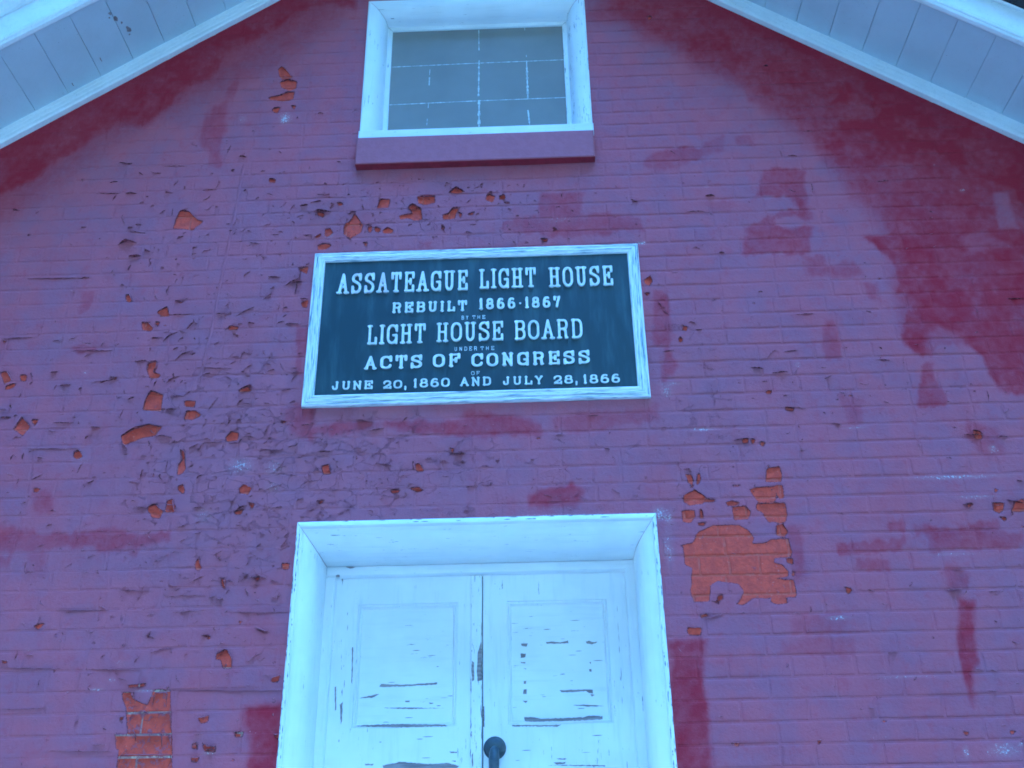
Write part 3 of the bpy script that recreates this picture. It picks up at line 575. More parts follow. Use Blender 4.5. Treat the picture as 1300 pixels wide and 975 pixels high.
def sweep(name, path, profile, mat, parent, closed=False, smooth=True, upright=False):
    """profile: list of (u, y) with u measured inward from the path; path: list of (point, inward mitre vector) in (x,z)"""
    v, f = [], []
    n = len(profile)
    for (px, pz), (mx, mz) in path:
        for u, y in profile:
            v.append((px + mx * u, y, pz + mz * u))
    k = len(path)
    segs = k if closed else k - 1
    for s in range(segs):
        a, c = s * n, ((s + 1) % k) * n
        for i in range(n - 1):
            f.append((a + i, a + i + 1, c + i + 1, c + i))
    o = mesh_obj(name, v, f, mat, parent, smooth)
    if smooth:
        o.data.polygons.foreach_set('use_smooth', [False] * len(o.data.polygons))
        o.data.update()
    if upright is not None:
        at = o.data.attributes.new('upright', 'FLOAT', 'POINT')
        at.data.foreach_set('value', [1.0 if upright else 0.0] * len(o.data.vertices))
    return o


# ------------------------------------------------------------------ façade numbers
M, ZA, XC = 0.74, 5.607 * S, 0.008 * S


def rake_z(x, rel=0.0):
    d = abs(x - XC)
    return ZA - (0.012 * S if x > XC else 0.0) - M * d + rel * S


HALF = 2.35 * S
DOOR = (-0.548 * S, 0.551 * S, 2.712 * S)
WIN = (-0.441 * S, 0.437 * S, 4.085 * S, 4.955 * S)


def covered(x0, x1, z0, z1):
    """wholly hidden behind door, window or above the eaves"""
    if x0 > DOOR[0] + .01 and x1 < DOOR[1] - .01 and z1 < DOOR[2] - .01:
        return True
    if x0 > WIN[0] + .01 and x1 < WIN[1] - .01 and z0 > WIN[2] + .01 and z1 < WIN[3] - .01:
        return True
    return False


house = empty('brick_building', (0, 0, 0))
house['label'] = 'gabled red-painted brick building with peeling paint, white double door, small gable window and white eaves'
house['category'] = 'building'

gable = None


# --- grid surface used by bricks and by the joint bed
def crack_zone(X, Z):
    a = 0.9 * np.exp(-(((X + 0.85) / 0.55) ** 2 + ((Z - 3.35) / 0.75) ** 2))
    b = 0.8 * np.exp(-(((X + 0.15) / 0.7) ** 2 + ((Z - 4.3) / 0.22) ** 2))
    c = 0.8 * np.exp(-(((X + 0.1) / 0.8) ** 2 + ((Z - 3.2) / 0.22) ** 2))
    d = 0.7 * np.exp(-(((X - 0.8) / 0.35) ** 2 + ((Z - 3.55) / 0.4) ** 2))
    e = 0.8 * np.exp(-(((X - 2.0) / 0.35) ** 2 + ((Z - 2.6) / 0.6) ** 2))
    return np.clip(a + b + c + d + e, 0, 1)


def add_attrs(me, X, Z, hide=None):
    X = np.asarray(X, np.float32)
    Z = np.asarray(Z, np.float32)
    for nm, val in (('stain_shade', sample(stain_shade, X, Z)), ('peel', sample(peel, X, Z)), ('chalk', sample(chalk, X, Z)), ('crack', crack_zone(X, Z))):
        if hide == nm:
            val = np.full_like(X, -0.03)
        a = me.attributes.new(nm, 'FLOAT', 'POINT')
        a.data.foreach_set('value', np.asarray(val, np.float32))


def joint_depth(x, z):
    """how far joints fall back: sharp on the right, clogged with paint on the left"""
    t = 1 / (1 + math.exp(-(x + 0.35) / 0.35))
    return 0.0008 + 0.0014 * t


COURSE = 0.0602 * S
Z_PHASE = 2.878 * S
JOINT = 0.0075


def brick_grid(x0, x1, z0, z1, step):
    w, h = x1 - x0, z1 - z0
    nx, nz = max(2, int(round((w - .008) / step))), max(2, int(round((h - .008) / step)))
    xs = np.concatenate(([x0, x0 + .0013], np.linspace(x0 + .0036, x1 - .0036, nx), [x1 - .0013, x1]))
    zs = np.concatenate(([z0, z0 + .0013], np.linspace(z0 + .0036, z1 - .0036, nz), [z1 - .0013, z1]))
    return xs, zs


def brick_mesh(x0, x1, z0, z1, step, br):
    xs, zs = brick_grid(x0, x1, z0, z1, step)
    nx, nz = len(xs), len(zs)
    X, Z = np.meshgrid(xs, zs)
    X = X.ravel()
    Z = Z.ravel()
    jd = joint_depth((x0 + x1) / 2, (z0 + z1) / 2)
    ii, jj = np.meshgrid(np.arange(nx), np.arange(nz))
    edge = np.minimum(np.minimum(ii, nx - 1 - ii), np.minimum(jj, nz - 1 - jj)).ravel()
    eh = np.minimum(jj, nz - 1 - jj).ravel()
    ev = np.minimum(ii, nx - 1 - ii).ravel()
    vv = 0.55 + 0.75 * sample(vary_f, X, Z)                        # how open the bed joint is, along its run
    vv = np.clip(vv, 0.12, 1.3)
    hv = 0.9 if (int(abs(x0) * 7919 + z0 * 104729) % 100) < 12 else (0.20 if x0 > 0.2 else 0.09)   # most upright joints are choked with paint
    drop = np.maximum(np.where(eh == 0, (jd + .0004) * vv, np.where(eh == 1, jd * 0.42 * vv, 0.0)),
                      np.where(ev == 0, (jd + .0004) * hv, np.where(ev == 1, jd * 0.4 * hv, 0.0)))
    Y = -sample(relief, X, Z) + br + drop
    pl = sample(peel, X, Z)
    Y = Y + np.clip((pl + 0.001) / 0.003, 0, 1) * 0.0026
    # wander of the arrises
    wob = sample(warp_a, X, Z) * 0.0011
    Zw = Z + np.where((jj.ravel() < 2) | (jj.ravel() > nz - 3), wob, 0)
    verts = np.stack([X, Y, Zw], 1)
    idx = np.arange(nx * nz).reshape(nz, nx)
    a, b, c, d = idx[:-1, :-1], idx[:-1, 1:], idx[1:, 1:], idx[1:, :-1]
    faces = np.stack([a, b, c, d], -1).reshape(-1, 4)
    # sides go back into the joint
    ring = np.concatenate([idx[0, :-1], idx[:-1, -1], idx[-1, :0:-1], idx[:0:-1, 0]])
    back = verts[ring].copy()
    back[:, 1] = 0.03
    nb = nx * nz
    k = len(ring)
    r = np.arange(k)
    rn = (r + 1) % k
    sides = np.stack([ring[rn], ring[r], nb + r, nb + rn], -1)
    return np.concatenate([verts, back]), np.concatenate([faces, sides]), np.concatenate([X, X[ring]]), np.concatenate([Z, Z[ring]])


def np_mesh(name, V, F, mat):
    me = bpy.data.meshes.new(name)
    me.vertices.add(len(V))
    me.vertices.foreach_set('co', V.astype(np.float32).ravel())
    me.loops.add(F.size)
    me.loops.foreach_set('vertex_index', F.astype(np.int32).ravel())
    me.polygons.add(len(F))
    me.polygons.foreach_set('loop_start', (np.arange(len(F)) * 4).astype(np.int32))
    me.polygons.foreach_set('use_smooth', np.ones(len(F), bool))
    me.update(calc_edges=True)
    me.materials.append(mat)
    return me


# --- which bricks stand in the frame
def in_frame(x, z, pad=0.06):
    d = Vector((x, 0, z)) - cam.matrix_world.translation
    dz = d.dot(_f)
    if dz <= 0:
        return None
    u, v = d.dot(_r2) / dz, d.dot(_u2) / dz
    hw, hh = 18 / 36.36, 13.5 / 36.36
    if abs(u) > hw + pad or abs(v) > hh + pad:
        return None
    return dz


specs = []
n0 = int(math.floor((0 - Z_PHASE) / COURSE))
z_top = ZA
k = n0
while True:
    zb = Z_PHASE + k * COURSE
    if zb > z_top:
        break
    r = random.Random(1000 + k)
    header = (k % 5) == (-6) % 5
    L = 0.100 if header else 0.210
    off = (k % 2) * L * 0.5 + r.uniform(-0.012, 0.012)
    x = -HALF - off
    z0, z1 = zb + JOINT / 2, zb + COURSE - JOINT / 2
    while x < HALF:
        ln = L
        if not header and r.random() < 0.10:
            ln = 0.105
        xa, xb = x + JOINT / 2, x + ln - JOINT / 2
        x += ln + r.uniform(-0.002, 0.002)
        xa, xb = max(xa, -HALF), min(xb, HALF)
        if xb - xa < 0.03:
            continue
        xm = (xa + xb) / 2
        if z0 > rake_z(xa if abs(xa) < abs(xb) else xb, 0.05):
            continue
        zt = z1
        if zt > rake_z(xm, 0.05):
            zt = z1
        # cut round the openings
        pieces = [(xa, xb)]
        for (ox0, ox1, oz0, oz1) in ((DOOR[0] + .012, DOOR[1] - .012, -1, DOOR[2] - .012), (WIN[0] + .012, WIN[1] - .012, WIN[2] + .012, WIN[3] - .012)):
            if z1 > oz0 and z0 < oz1:
                # only if the course is mostly inside the opening
                mid = (z0 + z1) / 2
                if oz0 < mid < oz1:
                    q = []
                    for a, b in pieces:
                        if b <= ox0 or a >= ox1:
                            q.append((a, b))
                        else:
                            if a < ox0 - .02:
                                q.append((a, ox0))
                            if b > ox1 + .02:
                                q.append((ox1, b))
                    pieces = q
        for a, b in pieces:
            if b - a > 0.02:
                specs.append((a, b, z0, zt, r.uniform(-0.0003, 0.0003)))
    k += 1

vis, far = [], []
for s in specs:
    xm, zm = (s[0] + s[1]) / 2, (s[2] + s[3]) / 2
    ok = in_frame(xm, zm)
    hid = covered(s[0], s[1], s[2], s[3]) or zm > rake_z(xm, 0.0)
    (vis if (ok and not hid) else far).append((s, ok))
# the 300 that show largest
def shown(sp):
    (a, b, z0, z1, _), dz = sp
    if a < -HALF or in_frame((a + b) / 2, (z0 + z1) / 2, 0.0) is None:
        return 0
    return (b - a) * (z1 - z0) / (dz ** 3)
vis.sort(key=lambda t: -shown(t))

# joint bed: the continuous painted mortar behind and between the bricks
GS = 0.0075
xs = np.arange(-2.25, 2.2501, GS)
zs = np.arange(1.62, 5.95, GS)
nx, nz = len(xs), len(zs)
X, Z = np.meshgrid(xs, zs)
Xf, Zf = X.ravel(), Z.ravel()
jd = 0.0008 + 0.0014 / (1 + np.exp(-(Xf + 0.35) / 0.35))
# joints vary along their run: here choked with paint, there raked out
vary = np.clip(0.55 + 0.75 * sample(vary_f, Xf, Zf), 0.12, 1.3)
rowf = ((Zf - Z_PHASE) / COURSE) % 1.0
in_bed = np.minimum(rowf, 1 - rowf) * COURSE < 0.0085
Y = -sample(relief, Xf, Zf) + jd * np.where(in_bed, 1.0 * vary, 0.22) + 0.0003 + np.clip((sample(peel, Xf, Zf) + 0.001) / 0.003, 0, 1) * 0.0042
idx = np.arange(nx * nz).reshape(nz, nx)
fc = np.stack([idx[:-1, :-1], idx[:-1, 1:], idx[1:, 1:], idx[1:, :-1]], -1)
cx = (X[:-1, :-1] + X[1:, 1:]) / 2
cz = (Z[:-1, :-1] + Z[1:, 1:]) / 2
keep = ~((cx > DOOR[0] + .02) & (cx < DOOR[1] - .02) & (cz < DOOR[2] - .02))
keep &= ~((cx > WIN[0] + .02) & (cx < WIN[1] - .02) & (cz > WIN[2] + .03) & (cz < WIN[3] - .02))
keep &= cz < (ZA + 0.05 * S - M * np.abs(cx - XC))
me = np_mesh('gable_wall', np.stack([Xf, Y, Zf], 1), fc[keep], MAT_MORTAR)
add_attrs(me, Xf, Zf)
gable = link(bpy.data.objects.new('gable_wall', me), house)
gable['label'] = 'gable wall of painted brick, faded purple-red with darker red patches and peeled spots'

for (a, b, z0, z1, br), dz in vis[:300]:
    V, F, bx, bz = brick_mesh(a, b, z0, z1, 0.0068, br)
    me = np_mesh('brick', V, F, MAT_BRICK)
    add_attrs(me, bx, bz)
    link(bpy.data.objects.new('brick', me), gable)


def join_bricks(lst, step, name):
    Vs, Fs, bxs, bzs, off = [], [], [], [], 0
    for (a, b, z0, z1, br), dz in lst:
        V, F, bx, bz = brick_mesh(a, b, z0, z1, step, br)
        Vs.append(V)
        Fs.append(F + off)
        bxs.append(bx)
        bzs.append(bz)
        off += len(V)
    me = np_mesh(name, np.concatenate(Vs), np.concatenate(Fs), MAT_BRICK)
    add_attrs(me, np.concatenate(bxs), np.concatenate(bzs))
    o = link(bpy.data.objects.new(name, me), gable)
    o['kind'] = 'stuff'
    return o


join_bricks(vis[300:], 0.0072, 'upper_bricks')
join_bricks(far, 0.06, 'outer_bricks')

# backing wall behind the joint bed, with the two openings
bk = MB()
D0, D1 = 0.034, 0.30
bk.box(-HALF, DOOR[0] + .03, D0, D1, 0, DOOR[2])
bk.box(DOOR[1] - .03, HALF, D0, D1, 0, DOOR[2])
bk.box(-HALF, HALF, D0 + .001, D1 + .001, DOOR[2] - .02, WIN[2] - .05)
zc = WIN[2] - .05
def xat(z, rel=0.04):
    return min(HALF, (ZA + rel * S - z) / M)
bk.extrude_poly([(-xat(zc), zc), (WIN[0] + .03, zc), (WIN[0] + .03, WIN[3]), (-xat(WIN[3]), WIN[3])], D0, D1)
bk.extrude_poly([(WIN[1] - .03, zc), (xat(zc), zc), (xat(WIN[3]), WIN[3]), (WIN[1] - .03, WIN[3])], D0, D1)
bk.extrude_poly([(-xat(WIN[3]), WIN[3]), (xat(WIN[3]), WIN[3]), (XC, ZA + .04 * S)], D0 + .001, D1 + .001)
bk.build('wall_core', MAT_SILL_UNDER, house)
# the rest of the body, plainly built
ez = rake_z(-HALF, 0.0)
bb = MB()
bb.box(-HALF, -HALF + .25, D1 + .01, 6.0, 0, ez - .03)
bb.box(HALF - .25, HALF, D1 + .01, 6.0, 0, ez - .03)
bb.extrude_poly([(-HALF, 0), (HALF, 0), (HALF, ez), (XC, ZA), (-HALF, ez)], 6.01, 6.25)
bb.build('side_wall', MAT_SILL, house)

# --- lifted paint: every lip hinges on a line of the wall and curls out below it
class Lips:
    def __init__(self):
        self.v, self.f, self.fm = [], [], []

    def add(self, P, lift, drop, r, thick=0.0007, up=False):
        # resample the hinge
        seg = [math.dist(P[i], P[i + 1]) for i in range(len(P) - 1)]
        L = sum(seg)
        if L < 0.002:
            return
        n = max(4, min(16, int(L / 0.005) + 2))
        q = []
        for i in range(n + 1):
            t = L * i / n
            j = 0
            while j < len(seg) - 1 and t > seg[j]:
                t -= seg[j]
                j += 1
            a = min(1, t / max(seg[j], 1e-6))
            q.append((P[j][0] * (1 - a) + P[j + 1][0] * a, P[j][1] * (1 - a) + P[j + 1][1] * a))
        dx, dz = q[-1][0] - q[0][0], q[-1][1] - q[0][1]
        l = math.hypot(dx, dz) or 1
        nx_, nz_ = dz / l, -dx / l
        if nz_ > 0:
            nx_, nz_ = -nx_, -nz_
        peak = r.uniform(0.3, 0.7)
        base = len(self.v)
        for side in (0, 1):
            for i, (x, z) in enumerate(q):
                t = i / n
                w = (t / peak) if t < peak else (1 - t) / (1 - peak)
                w = max(0.0, w) ** 0.8
                w *= r.uniform(0.78, 1.15) if 0 < i < n else 0
                jx, jz = r.uniform(-.0008, .0008), r.uniform(-.0008, .0008)
                y0 = -float(sample(relief, np.array([x]), np.array([z]))[0])
                off = thick if side else 0.0
                self.v.append((x, y0 - 0.0004 + off, z + 0.0012))
                self.v.append((x + nx_ * drop * w * .5 + jx, y0 - 0.0006 - lift * w * 0.38 + off, z + nz_ * drop * w * .5 + jz))
                self.v.append((x + nx_ * drop * w + jx, y0 - 0.0008 - lift * w + off * .3, z + nz_ * drop * w * .9 + jz))
        m = (n + 1) * 3
        for i in range(n):
            for c in (0, 1):
                a = base + i * 3 + c
                self.f.append((a, a + 1, a + 4, a + 3))
                self.fm.append(0)
                a += m
                self.f.append((a, a + 3, a + 4, a + 1))
                self.fm.append(1)
            a = base + i * 3 + 2
            self.f.append((a, a + m, a + m + 3, a + 3))
            self.fm.append(1)

    def build(self, name, parent):
        o = mesh_obj(name, self.v, self.f, None, parent, mats=[MAT_FLAKE, MAT_FLAKE_BACK], face_mats=self.fm)
        return o


lr = random.Random(5)
small = Lips()
count_big = 0
for lift, fl in LIPS:
    P = pts(fl)
    L = math.dist(P[0], P[-1])
    if lift >= 7:
        lp = Lips()
        lp.add(P, lift / 1000 * 1.7, lift / 1000 * 0.6, lr)
        if lp.v:
            o = lp.build('paint_flake', gable)
            count_big += 1
    else:
        small.add(P, lift / 1000 * 1.7, lift / 1000 * 0.5, lr)
# lips over the peeled spots
for fl in PEEL:
    P = pts(fl)
    xs_ = [p[0] for p in P]
    zs_ = [p[1] for p in P]
    w, h = max(xs_) - min(xs_), max(zs_) - min(zs_)
    if w * h < 0.00025 or w * h > 0.02:
        continue
    # upper boundary from leftmost to rightmost vertex
    il, ir = xs_.index(min(xs_)), xs_.index(max(xs_))
    n = len(P)
    c1 = [P[(il + t) % n] for t in range(((ir - il) % n) + 1)]
    c2 = [P[(il - t) % n] for t in range(((il - ir) % n) + 1)]
    up = c1 if sum(p[1] for p in c1) / len(c1) > sum(p[1] for p in c2) / len(c2) else c2
    if P[0][0] > 0.7 and P[0][1] < 3.3:          # on the right the film broke off cleanly
        small.add(up, 0.006, 0.0015, lr)
    else:
        small.add(up, lr.uniform(0.006, 0.013), lr.uniform(.002, .005), lr)
# scattered small lifts and cracks
zones = [(-1.02, 3.55, .34, .55, 400, 1.0), (-0.55, 3.2, .22, .38, 130, .9), (-0.1, 3.16, .55, .12, 120, .85), (-0.35, 4.36, .40, .10, 110, .9), (0.75, 3.65, .14, .4, 60, .8),
         (1.35, 3.45, .28, .12, 50, .8), (2.0, 2.65, .22, .35, 90, .9), (1.2, 2.75, .5, .35, 45, .7), (-1.45, 2.7, .35, .4, 120, .8), (-0.75, 2.9, .18, .3, 90, 1.0), (1.1, 4.3, .5, .35, 45, .6), (0.2, 4.32, .3, .1, 40, .8)]
for zx, zz, sx, sz, num, sc in zones:
    for _ in range(int(num * 1.45)):
        x, z = lr.gauss(zx, sx), lr.gauss(zz, sz)
        if covered(x - .03, x + .03, z - .03, z + .03) or z > rake_z(x, -0.15):
            continue
        if -0.66 < x < 0.66 and 3.46 < z < 4.18:
            continue
        if DOOR[0] - .02 < x < DOOR[1] + .02 and z < DOOR[2] + .02:
            continue
        if WIN[0] - .03 < x < WIN[1] + .03 and z > WIN[2] - .03:
            continue
        ln = lr.choice([.004, .006, .008, .011, .016, .024]) * sc * lr.uniform(.7, 1.4)
        a = lr.choice([0, 0, 0, .2, -.2, .6, -.6, 1.3, -1.3]) + lr.uniform(-.25, .25)
        P = [(x, z)]
        for s_ in range(lr.choice([1, 2, 2, 3])):
            a2 = a + lr.uniform(-.7, .7)
            P.append((P[-1][0] + ln * math.cos(a2) * .6, P[-1][1] + ln * math.sin(a2) * .6))
        lf = lr.choice([.003, .0045, .006, .008, .010]) * sc
        small.add(P, lf, lf * .45, lr)
so = small.build('paint_flake_edges', gable)
so['kind'] = 'stuff'

# the thin caulked seam running down the wall left of the plaque
seam_px = [(-0.973, 4.63), (-0.985, 4.35), (-1.0, 4.1), (-1.012, 3.85), (-1.03, 3.60)]
v, f = [], []
for i in range(41):
    t = i / 40 * 4
    j = min(3, int(t))
    a = t - j
    x = seam_px[j][0] * (1 - a) + seam_px[j + 1][0] * a + lr.uniform(-.0012, .0012)
    z = seam_px[j][1] * (1 - a) + seam_px[j + 1][1] * a
    w = .008 + lr.uniform(-.002, .002)
    y0 = -float(sample(relief, np.array([x]), np.array([z]))[0])
    v += [(x - w, y0 + .003, z), (x - w * .5, y0 - .0022, z), (x + w * .5, y0 - .0018, z), (x + w, y0 + .003, z)]
for i in range(40):
    for c in range(3):
        a = i * 4 + c
        f.append((a, a + 4, a + 5, a + 1))
seam = mesh_obj('wall_seam', v, f, MAT_BRICK, gable, True)
add_attrs(seam.data, [p[0] for p in v], [p[2] for p in v], hide='peel')


# ------------------------------------------------------------------ eaves along the two rakes
def rake_strip(name, side, prof, mat, parent, x_in=0.0, x_out=None):
    """prof: closed outline of (y, rel) — rel is height above the rake line, in façade units"""
    xo = (HALF + 0.30) if x_out is None else x_out
    n = len(prof)
    xa, xb = XC + side * x_in, XC + side * xo
    v = []
    for x in (xa, xb):
        for y, rel in prof:
            z = ZA - (0.012 * S if side > 0 else 0) - M * abs(x - XC) + rel * S
            v.append((x, y * S, z))
    f = [tuple(range(n)), tuple(n + i for i in reversed(range(n)))]
    for i in range(n):
        j = (i + 1) % n
        f.append((i, n + i, n + j, j))
    return mesh_obj(name, v, f, mat, parent)


def fix_normals(o):
    import bmesh
    bm = bmesh.new()
    bm.from_mesh(o.data)
    bmesh.ops.recalc_face_normals(bm, faces=bm.faces)
    bm.to_mesh(o.data)
    bm.free()


roof = empty('roof', (0, 0, 0), house)
for side in (-1, 1):
    # trim board against the wall, with two shallow flutes
    prof = [(0.0, -.012), (-.022, -.012), (-.026, -.004), (-.026, .012), (-.0235, .0145), (-.026, .017), (-.028, .034), (-.0255, .0365), (-.028, .039), (-.030, .068), (0.0, .068)]
    o = rake_strip('rake_trim', side, prof, MAT_PLAIN, roof)
    fix_normals(o)
    # soffit planks, each a board running out from the wall
    px = 0.0
    pitch = 0.1135 * S
    kx = 0
    sr = random.Random(40 + side)
    x = 0.002 if side > 0 else 0.002
    while x < HALF + 0.28:
        xa, xb = XC + side * (x + .0006), XC + side * (x + pitch - .0006)
        rel = 0.060 + sr.uniform(-.0009, .0009)
        b = MB()
        def zz_(xx, r_):
            return ZA - (0.012 * S if side > 0 else 0) - M * abs(xx - XC) + r_ * S
        y0, y1 = -.342 * S, -.024 * S
        c = .0014
        lo, hi = (xa, xb) if xa < xb else (xb, xa)
        pr = [(lo, rel + .002), (lo + c, rel), (hi - c, rel), (hi, rel + .002), (hi, rel + .018), (lo, rel + .018)]
        nn = len(pr)
        b.v = [(xx, y0, zz_(xx, r_)) for xx, r_ in pr] + [(xx, y1, zz_(xx, r_)) for xx, r_ in pr]
        b.f = [tuple(range(nn)), tuple(nn + i for i in reversed(range(nn)))] + [(i, nn + i, nn + (i + 1) % nn, (i + 1) % nn) for i in range(nn)]
        b.fm = [0] * len(b.f)
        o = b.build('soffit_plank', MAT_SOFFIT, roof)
        fix_normals(o)
        x += pitch
    # barge board with a small bed bead at its foot
    prof = [(-.340, .052), (-.3455, .050), (-.3575, .052), (-.3600, .058), (-.3590, .0635), (-.3645, .0665), (-.3660, .071), (-.3645, .075), (-.3660, .079), (-.3660, .196), (-.340, .196)]
    o = rake_strip('barge_board', side, prof, MAT_PLAIN, roof)
    fix_normals(o)
    if side < 0:
        prof = [(-.345, .198), (-.372, .198), (-.374, .205), (-.372, .210), (-.383, .216), (-.387, .232), (-.396, .240), (-.400, .262), (-.404, .266), (-.404, .280), (-.345, .280)]
        o = rake_strip('crown_moulding', side, prof, MAT_PLAIN, roof)
        fix_normals(o)
        drip = .282
    else:
        prof = [(-.345, .198), (-.374, .198), (-.378, .204), (-.345, .210)]
        o = rake_strip('drip_edge', side, prof, MAT_PLAIN, roof)
        fix_normals(o)
        drip = .212
    # roof slope
    prof = [(-.412, drip), (5.9, drip), (5.9, drip + .035), (-.412, drip + .035)]
    o = rake_strip('roof_slope', side, prof, MAT_SHINGLE, roof)
    fix_normals(o)
    prof = [(-.338, .085), (5.8, .085), (5.8, drip - .003), (-.338, drip - .003)]
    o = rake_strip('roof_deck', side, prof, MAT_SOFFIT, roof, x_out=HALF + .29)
    fix_normals(o)

# specks of lost paint on the left soffit and barge board
def ragged(cx, cz, rx, rz, r, n=9):
    return [(cx + rx * math.cos(t) * r.uniform(.5, 1.15), cz + rz * math.sin(t) * r.uniform(.5, 1.15)) for t in [i * 2 * math.pi / n for i in range(n)]]

cs = MB()
cr_ = random.Random(3)
for x, y, rx, ry in ((-1.522, -.265, .006, .010), (-1.512, -.232, .008, .014), (-1.50, -.205, .004, .006), (-1.488, -.165, .009, .016), (-1.492, -.143, .004, .006), (-1.53, -.25, .004, .004), (-1.62, -.10, .0025, .016), (-1.745, -.06, .003, .012)):
    P = [(a, b) for a, b in ragged(x, y, rx, ry, cr_)]
    b0 = len(cs.v)
    for a, b in P:
        z = ZA - M * abs(a - XC) + 0.060 * S - .0022
        cs.v.append((a, b * S, z))
    cs.f.append(tuple(range(b0, b0 + len(P))))
    cs.fm.append(0)
o = cs.build('bare_spots', MAT_BARE, roof)
o['kind'] = 'stuff'

# ------------------------------------------------------------------ mouldings round door and window
def frame_sides(x0, x1, zt, zb, prof, names, mats, parent, head_k=1.0):
    """left jamb, head, right jamb as three mitred pieces"""
    objs = []
    # path runs so that u is inward
    hk = head_k
    o1 = sweep(names[0], [((x0, zb), (1, 0)), ((x0, zt - .0018), (1, -hk))], prof, mats[0], parent, upright=True)
    o2 = sweep(names[1], [((x0, zt), (1, -hk)), ((x1, zt), (-1, -hk))], prof, mats[1], parent, upright=False)
    o3 = sweep(names[0], [((x1, zt - .0018), (-1, -hk)), ((x1, zb), (-1, 0))], prof, mats[2], parent, upright=True)
    for o in (o1, o2, o3):
        fl = [tuple(reversed(p.vertices)) for p in o.data.polygons]
    return o1, o2, o3


def shade_smooth_auto(o, ang=0.6):
    try:
        o.data.polygons.foreach_set('use_smooth', [True] * len(o.data.polygons))
        o.data.set_sharp_from_angle(angle=ang)
    except Exception:
        pass


def ovolo(u0, y0, ru, ry, n=12):
    return [(u0 + ru * math.sin(t), y0 + ry * (1 - math.cos(t))) for t in [i * math.pi / 2 / n for i in range(n + 1)]]


door = empty('double_door', (0, 0, 0), house)
door['label'] = 'white panelled double door with worn paint, set in a rounded white frame'
dp = [(0, .012), (0, -.012), (.004, -.015), (.011, -.015), (.014, -.010), (.0145, -.003)] + ovolo(.0155, -.003, .0470, .078, 16) + [(.063, .158), (.0625, .1595), (.0625, .176)]
dp = [(u * S, y * S) for u, y in dp]
x0, x1, zt = DOOR
for o in frame_sides(x0, x1, zt, 0.0, dp, ('door_jamb', 'door_head'), (MAT_WHITE_V, MAT_WHITE_H, MAT_WHITE_V), door, 1.38):
    shade_smooth_auto(o)
# stops
yi = 0.168 * S
st_l, st_r, st_t = x0 + .090 * S, x1 - .091 * S, zt - .117 * S
b = MB().box(x0 + .05 * S, x1 - .05 * S, yi, .225 * S, st_t, zt - .0865 * S, bev=.003)
b.build('door_stop', MAT_WHITE_H, door)
MB().box(x0 + .05 * S, st_l, yi + .004, .225 * S, 0, st_t - .001, bev=.003).build('door_stop', MAT_WHITE_V, door)
MB().box(st_r, x1 - .05 * S, yi - .004, .225 * S, 0, st_t + .006 * S, bev=.003).build('door_stop', MAT_WHITE_V, door)
# threshold
MB().box(x0, x1, -.10, .2, -.02, .12, bev=.01).build('door_step', MAT_SILL, door)

YL = 0.200 * S       # face of the leaves
meet = -.003 * S
zb_d, zt_d = .13, st_t + .02
rr = random.Random(9)
for (lx0, lx1, pnx) in ((st_l - .02, -.026 * S, (-.384 * S, -.070 * S)), (.0105 * S, st_r + .02, (.085 * S, .399 * S))):
    leaf = MB()
    rows = [(2.134 * S, 2.510 * S), (1.12 * S, 2.010 * S), (.28 * S, .95 * S)]
    th = .045
    # stiles
    leaf.box(lx0, pnx[0], YL, YL + th, zb_d, zt_d)
    leaf.box(pnx[1], lx1, YL, YL + th, zb_d, zt_d)
    # rails between
    edges = [zb_d] + [e for r_ in sorted(rows) for e in r_] + [zt_d]
    for i in range(0, len(edges), 2):
        leaf.box(pnx[0], pnx[1], YL + .0006, YL + th, edges[i], edges[i + 1])
    lo = leaf.build('door_leaf', MAT_WHITE_V, door)
    for z0, z1 in rows:
        # bead round the panel, then the sunk field
        i1, i2 = .007, .016
        pb = sweep('bead', [((pnx[0], z0), (1, 1)), ((pnx[0], z1), (1, -1)), ((pnx[1], z1), (-1, -1)), ((pnx[1], z0), (-1, 1))],
                   [(0, YL + .001), (.0015, YL + .0065), (.004, YL + .0072), (.007, YL + .0035), (.010, YL + .0032), (.0125, YL + .012), (.0165, YL + .0175)], MAT_WHITE_V, door, closed=True)
        shade_smooth_auto(pb, .9)
        MB().box(pnx[0] + .002, pnx[1] - .002, YL + .0165, YL + .034, z0 + .002, z1 - .002).build('door_panel', MAT_WHITE_H, door)
# dark filler in the gap, seen as a line beside the astragal
MB().box(-.0262 * S, .0108 * S, YL + .012, YL + .04, zb_d, zt_d).build('leaf_joint', MAT_GAP, door)
# astragal strip over the meeting line
MB().box(-.0280 * S, .0075 * S, YL - .012, YL + .013, zb_d, st_t - .0015, bev=.0035).build('meeting_strip', MAT_WHITE_WORN, door)

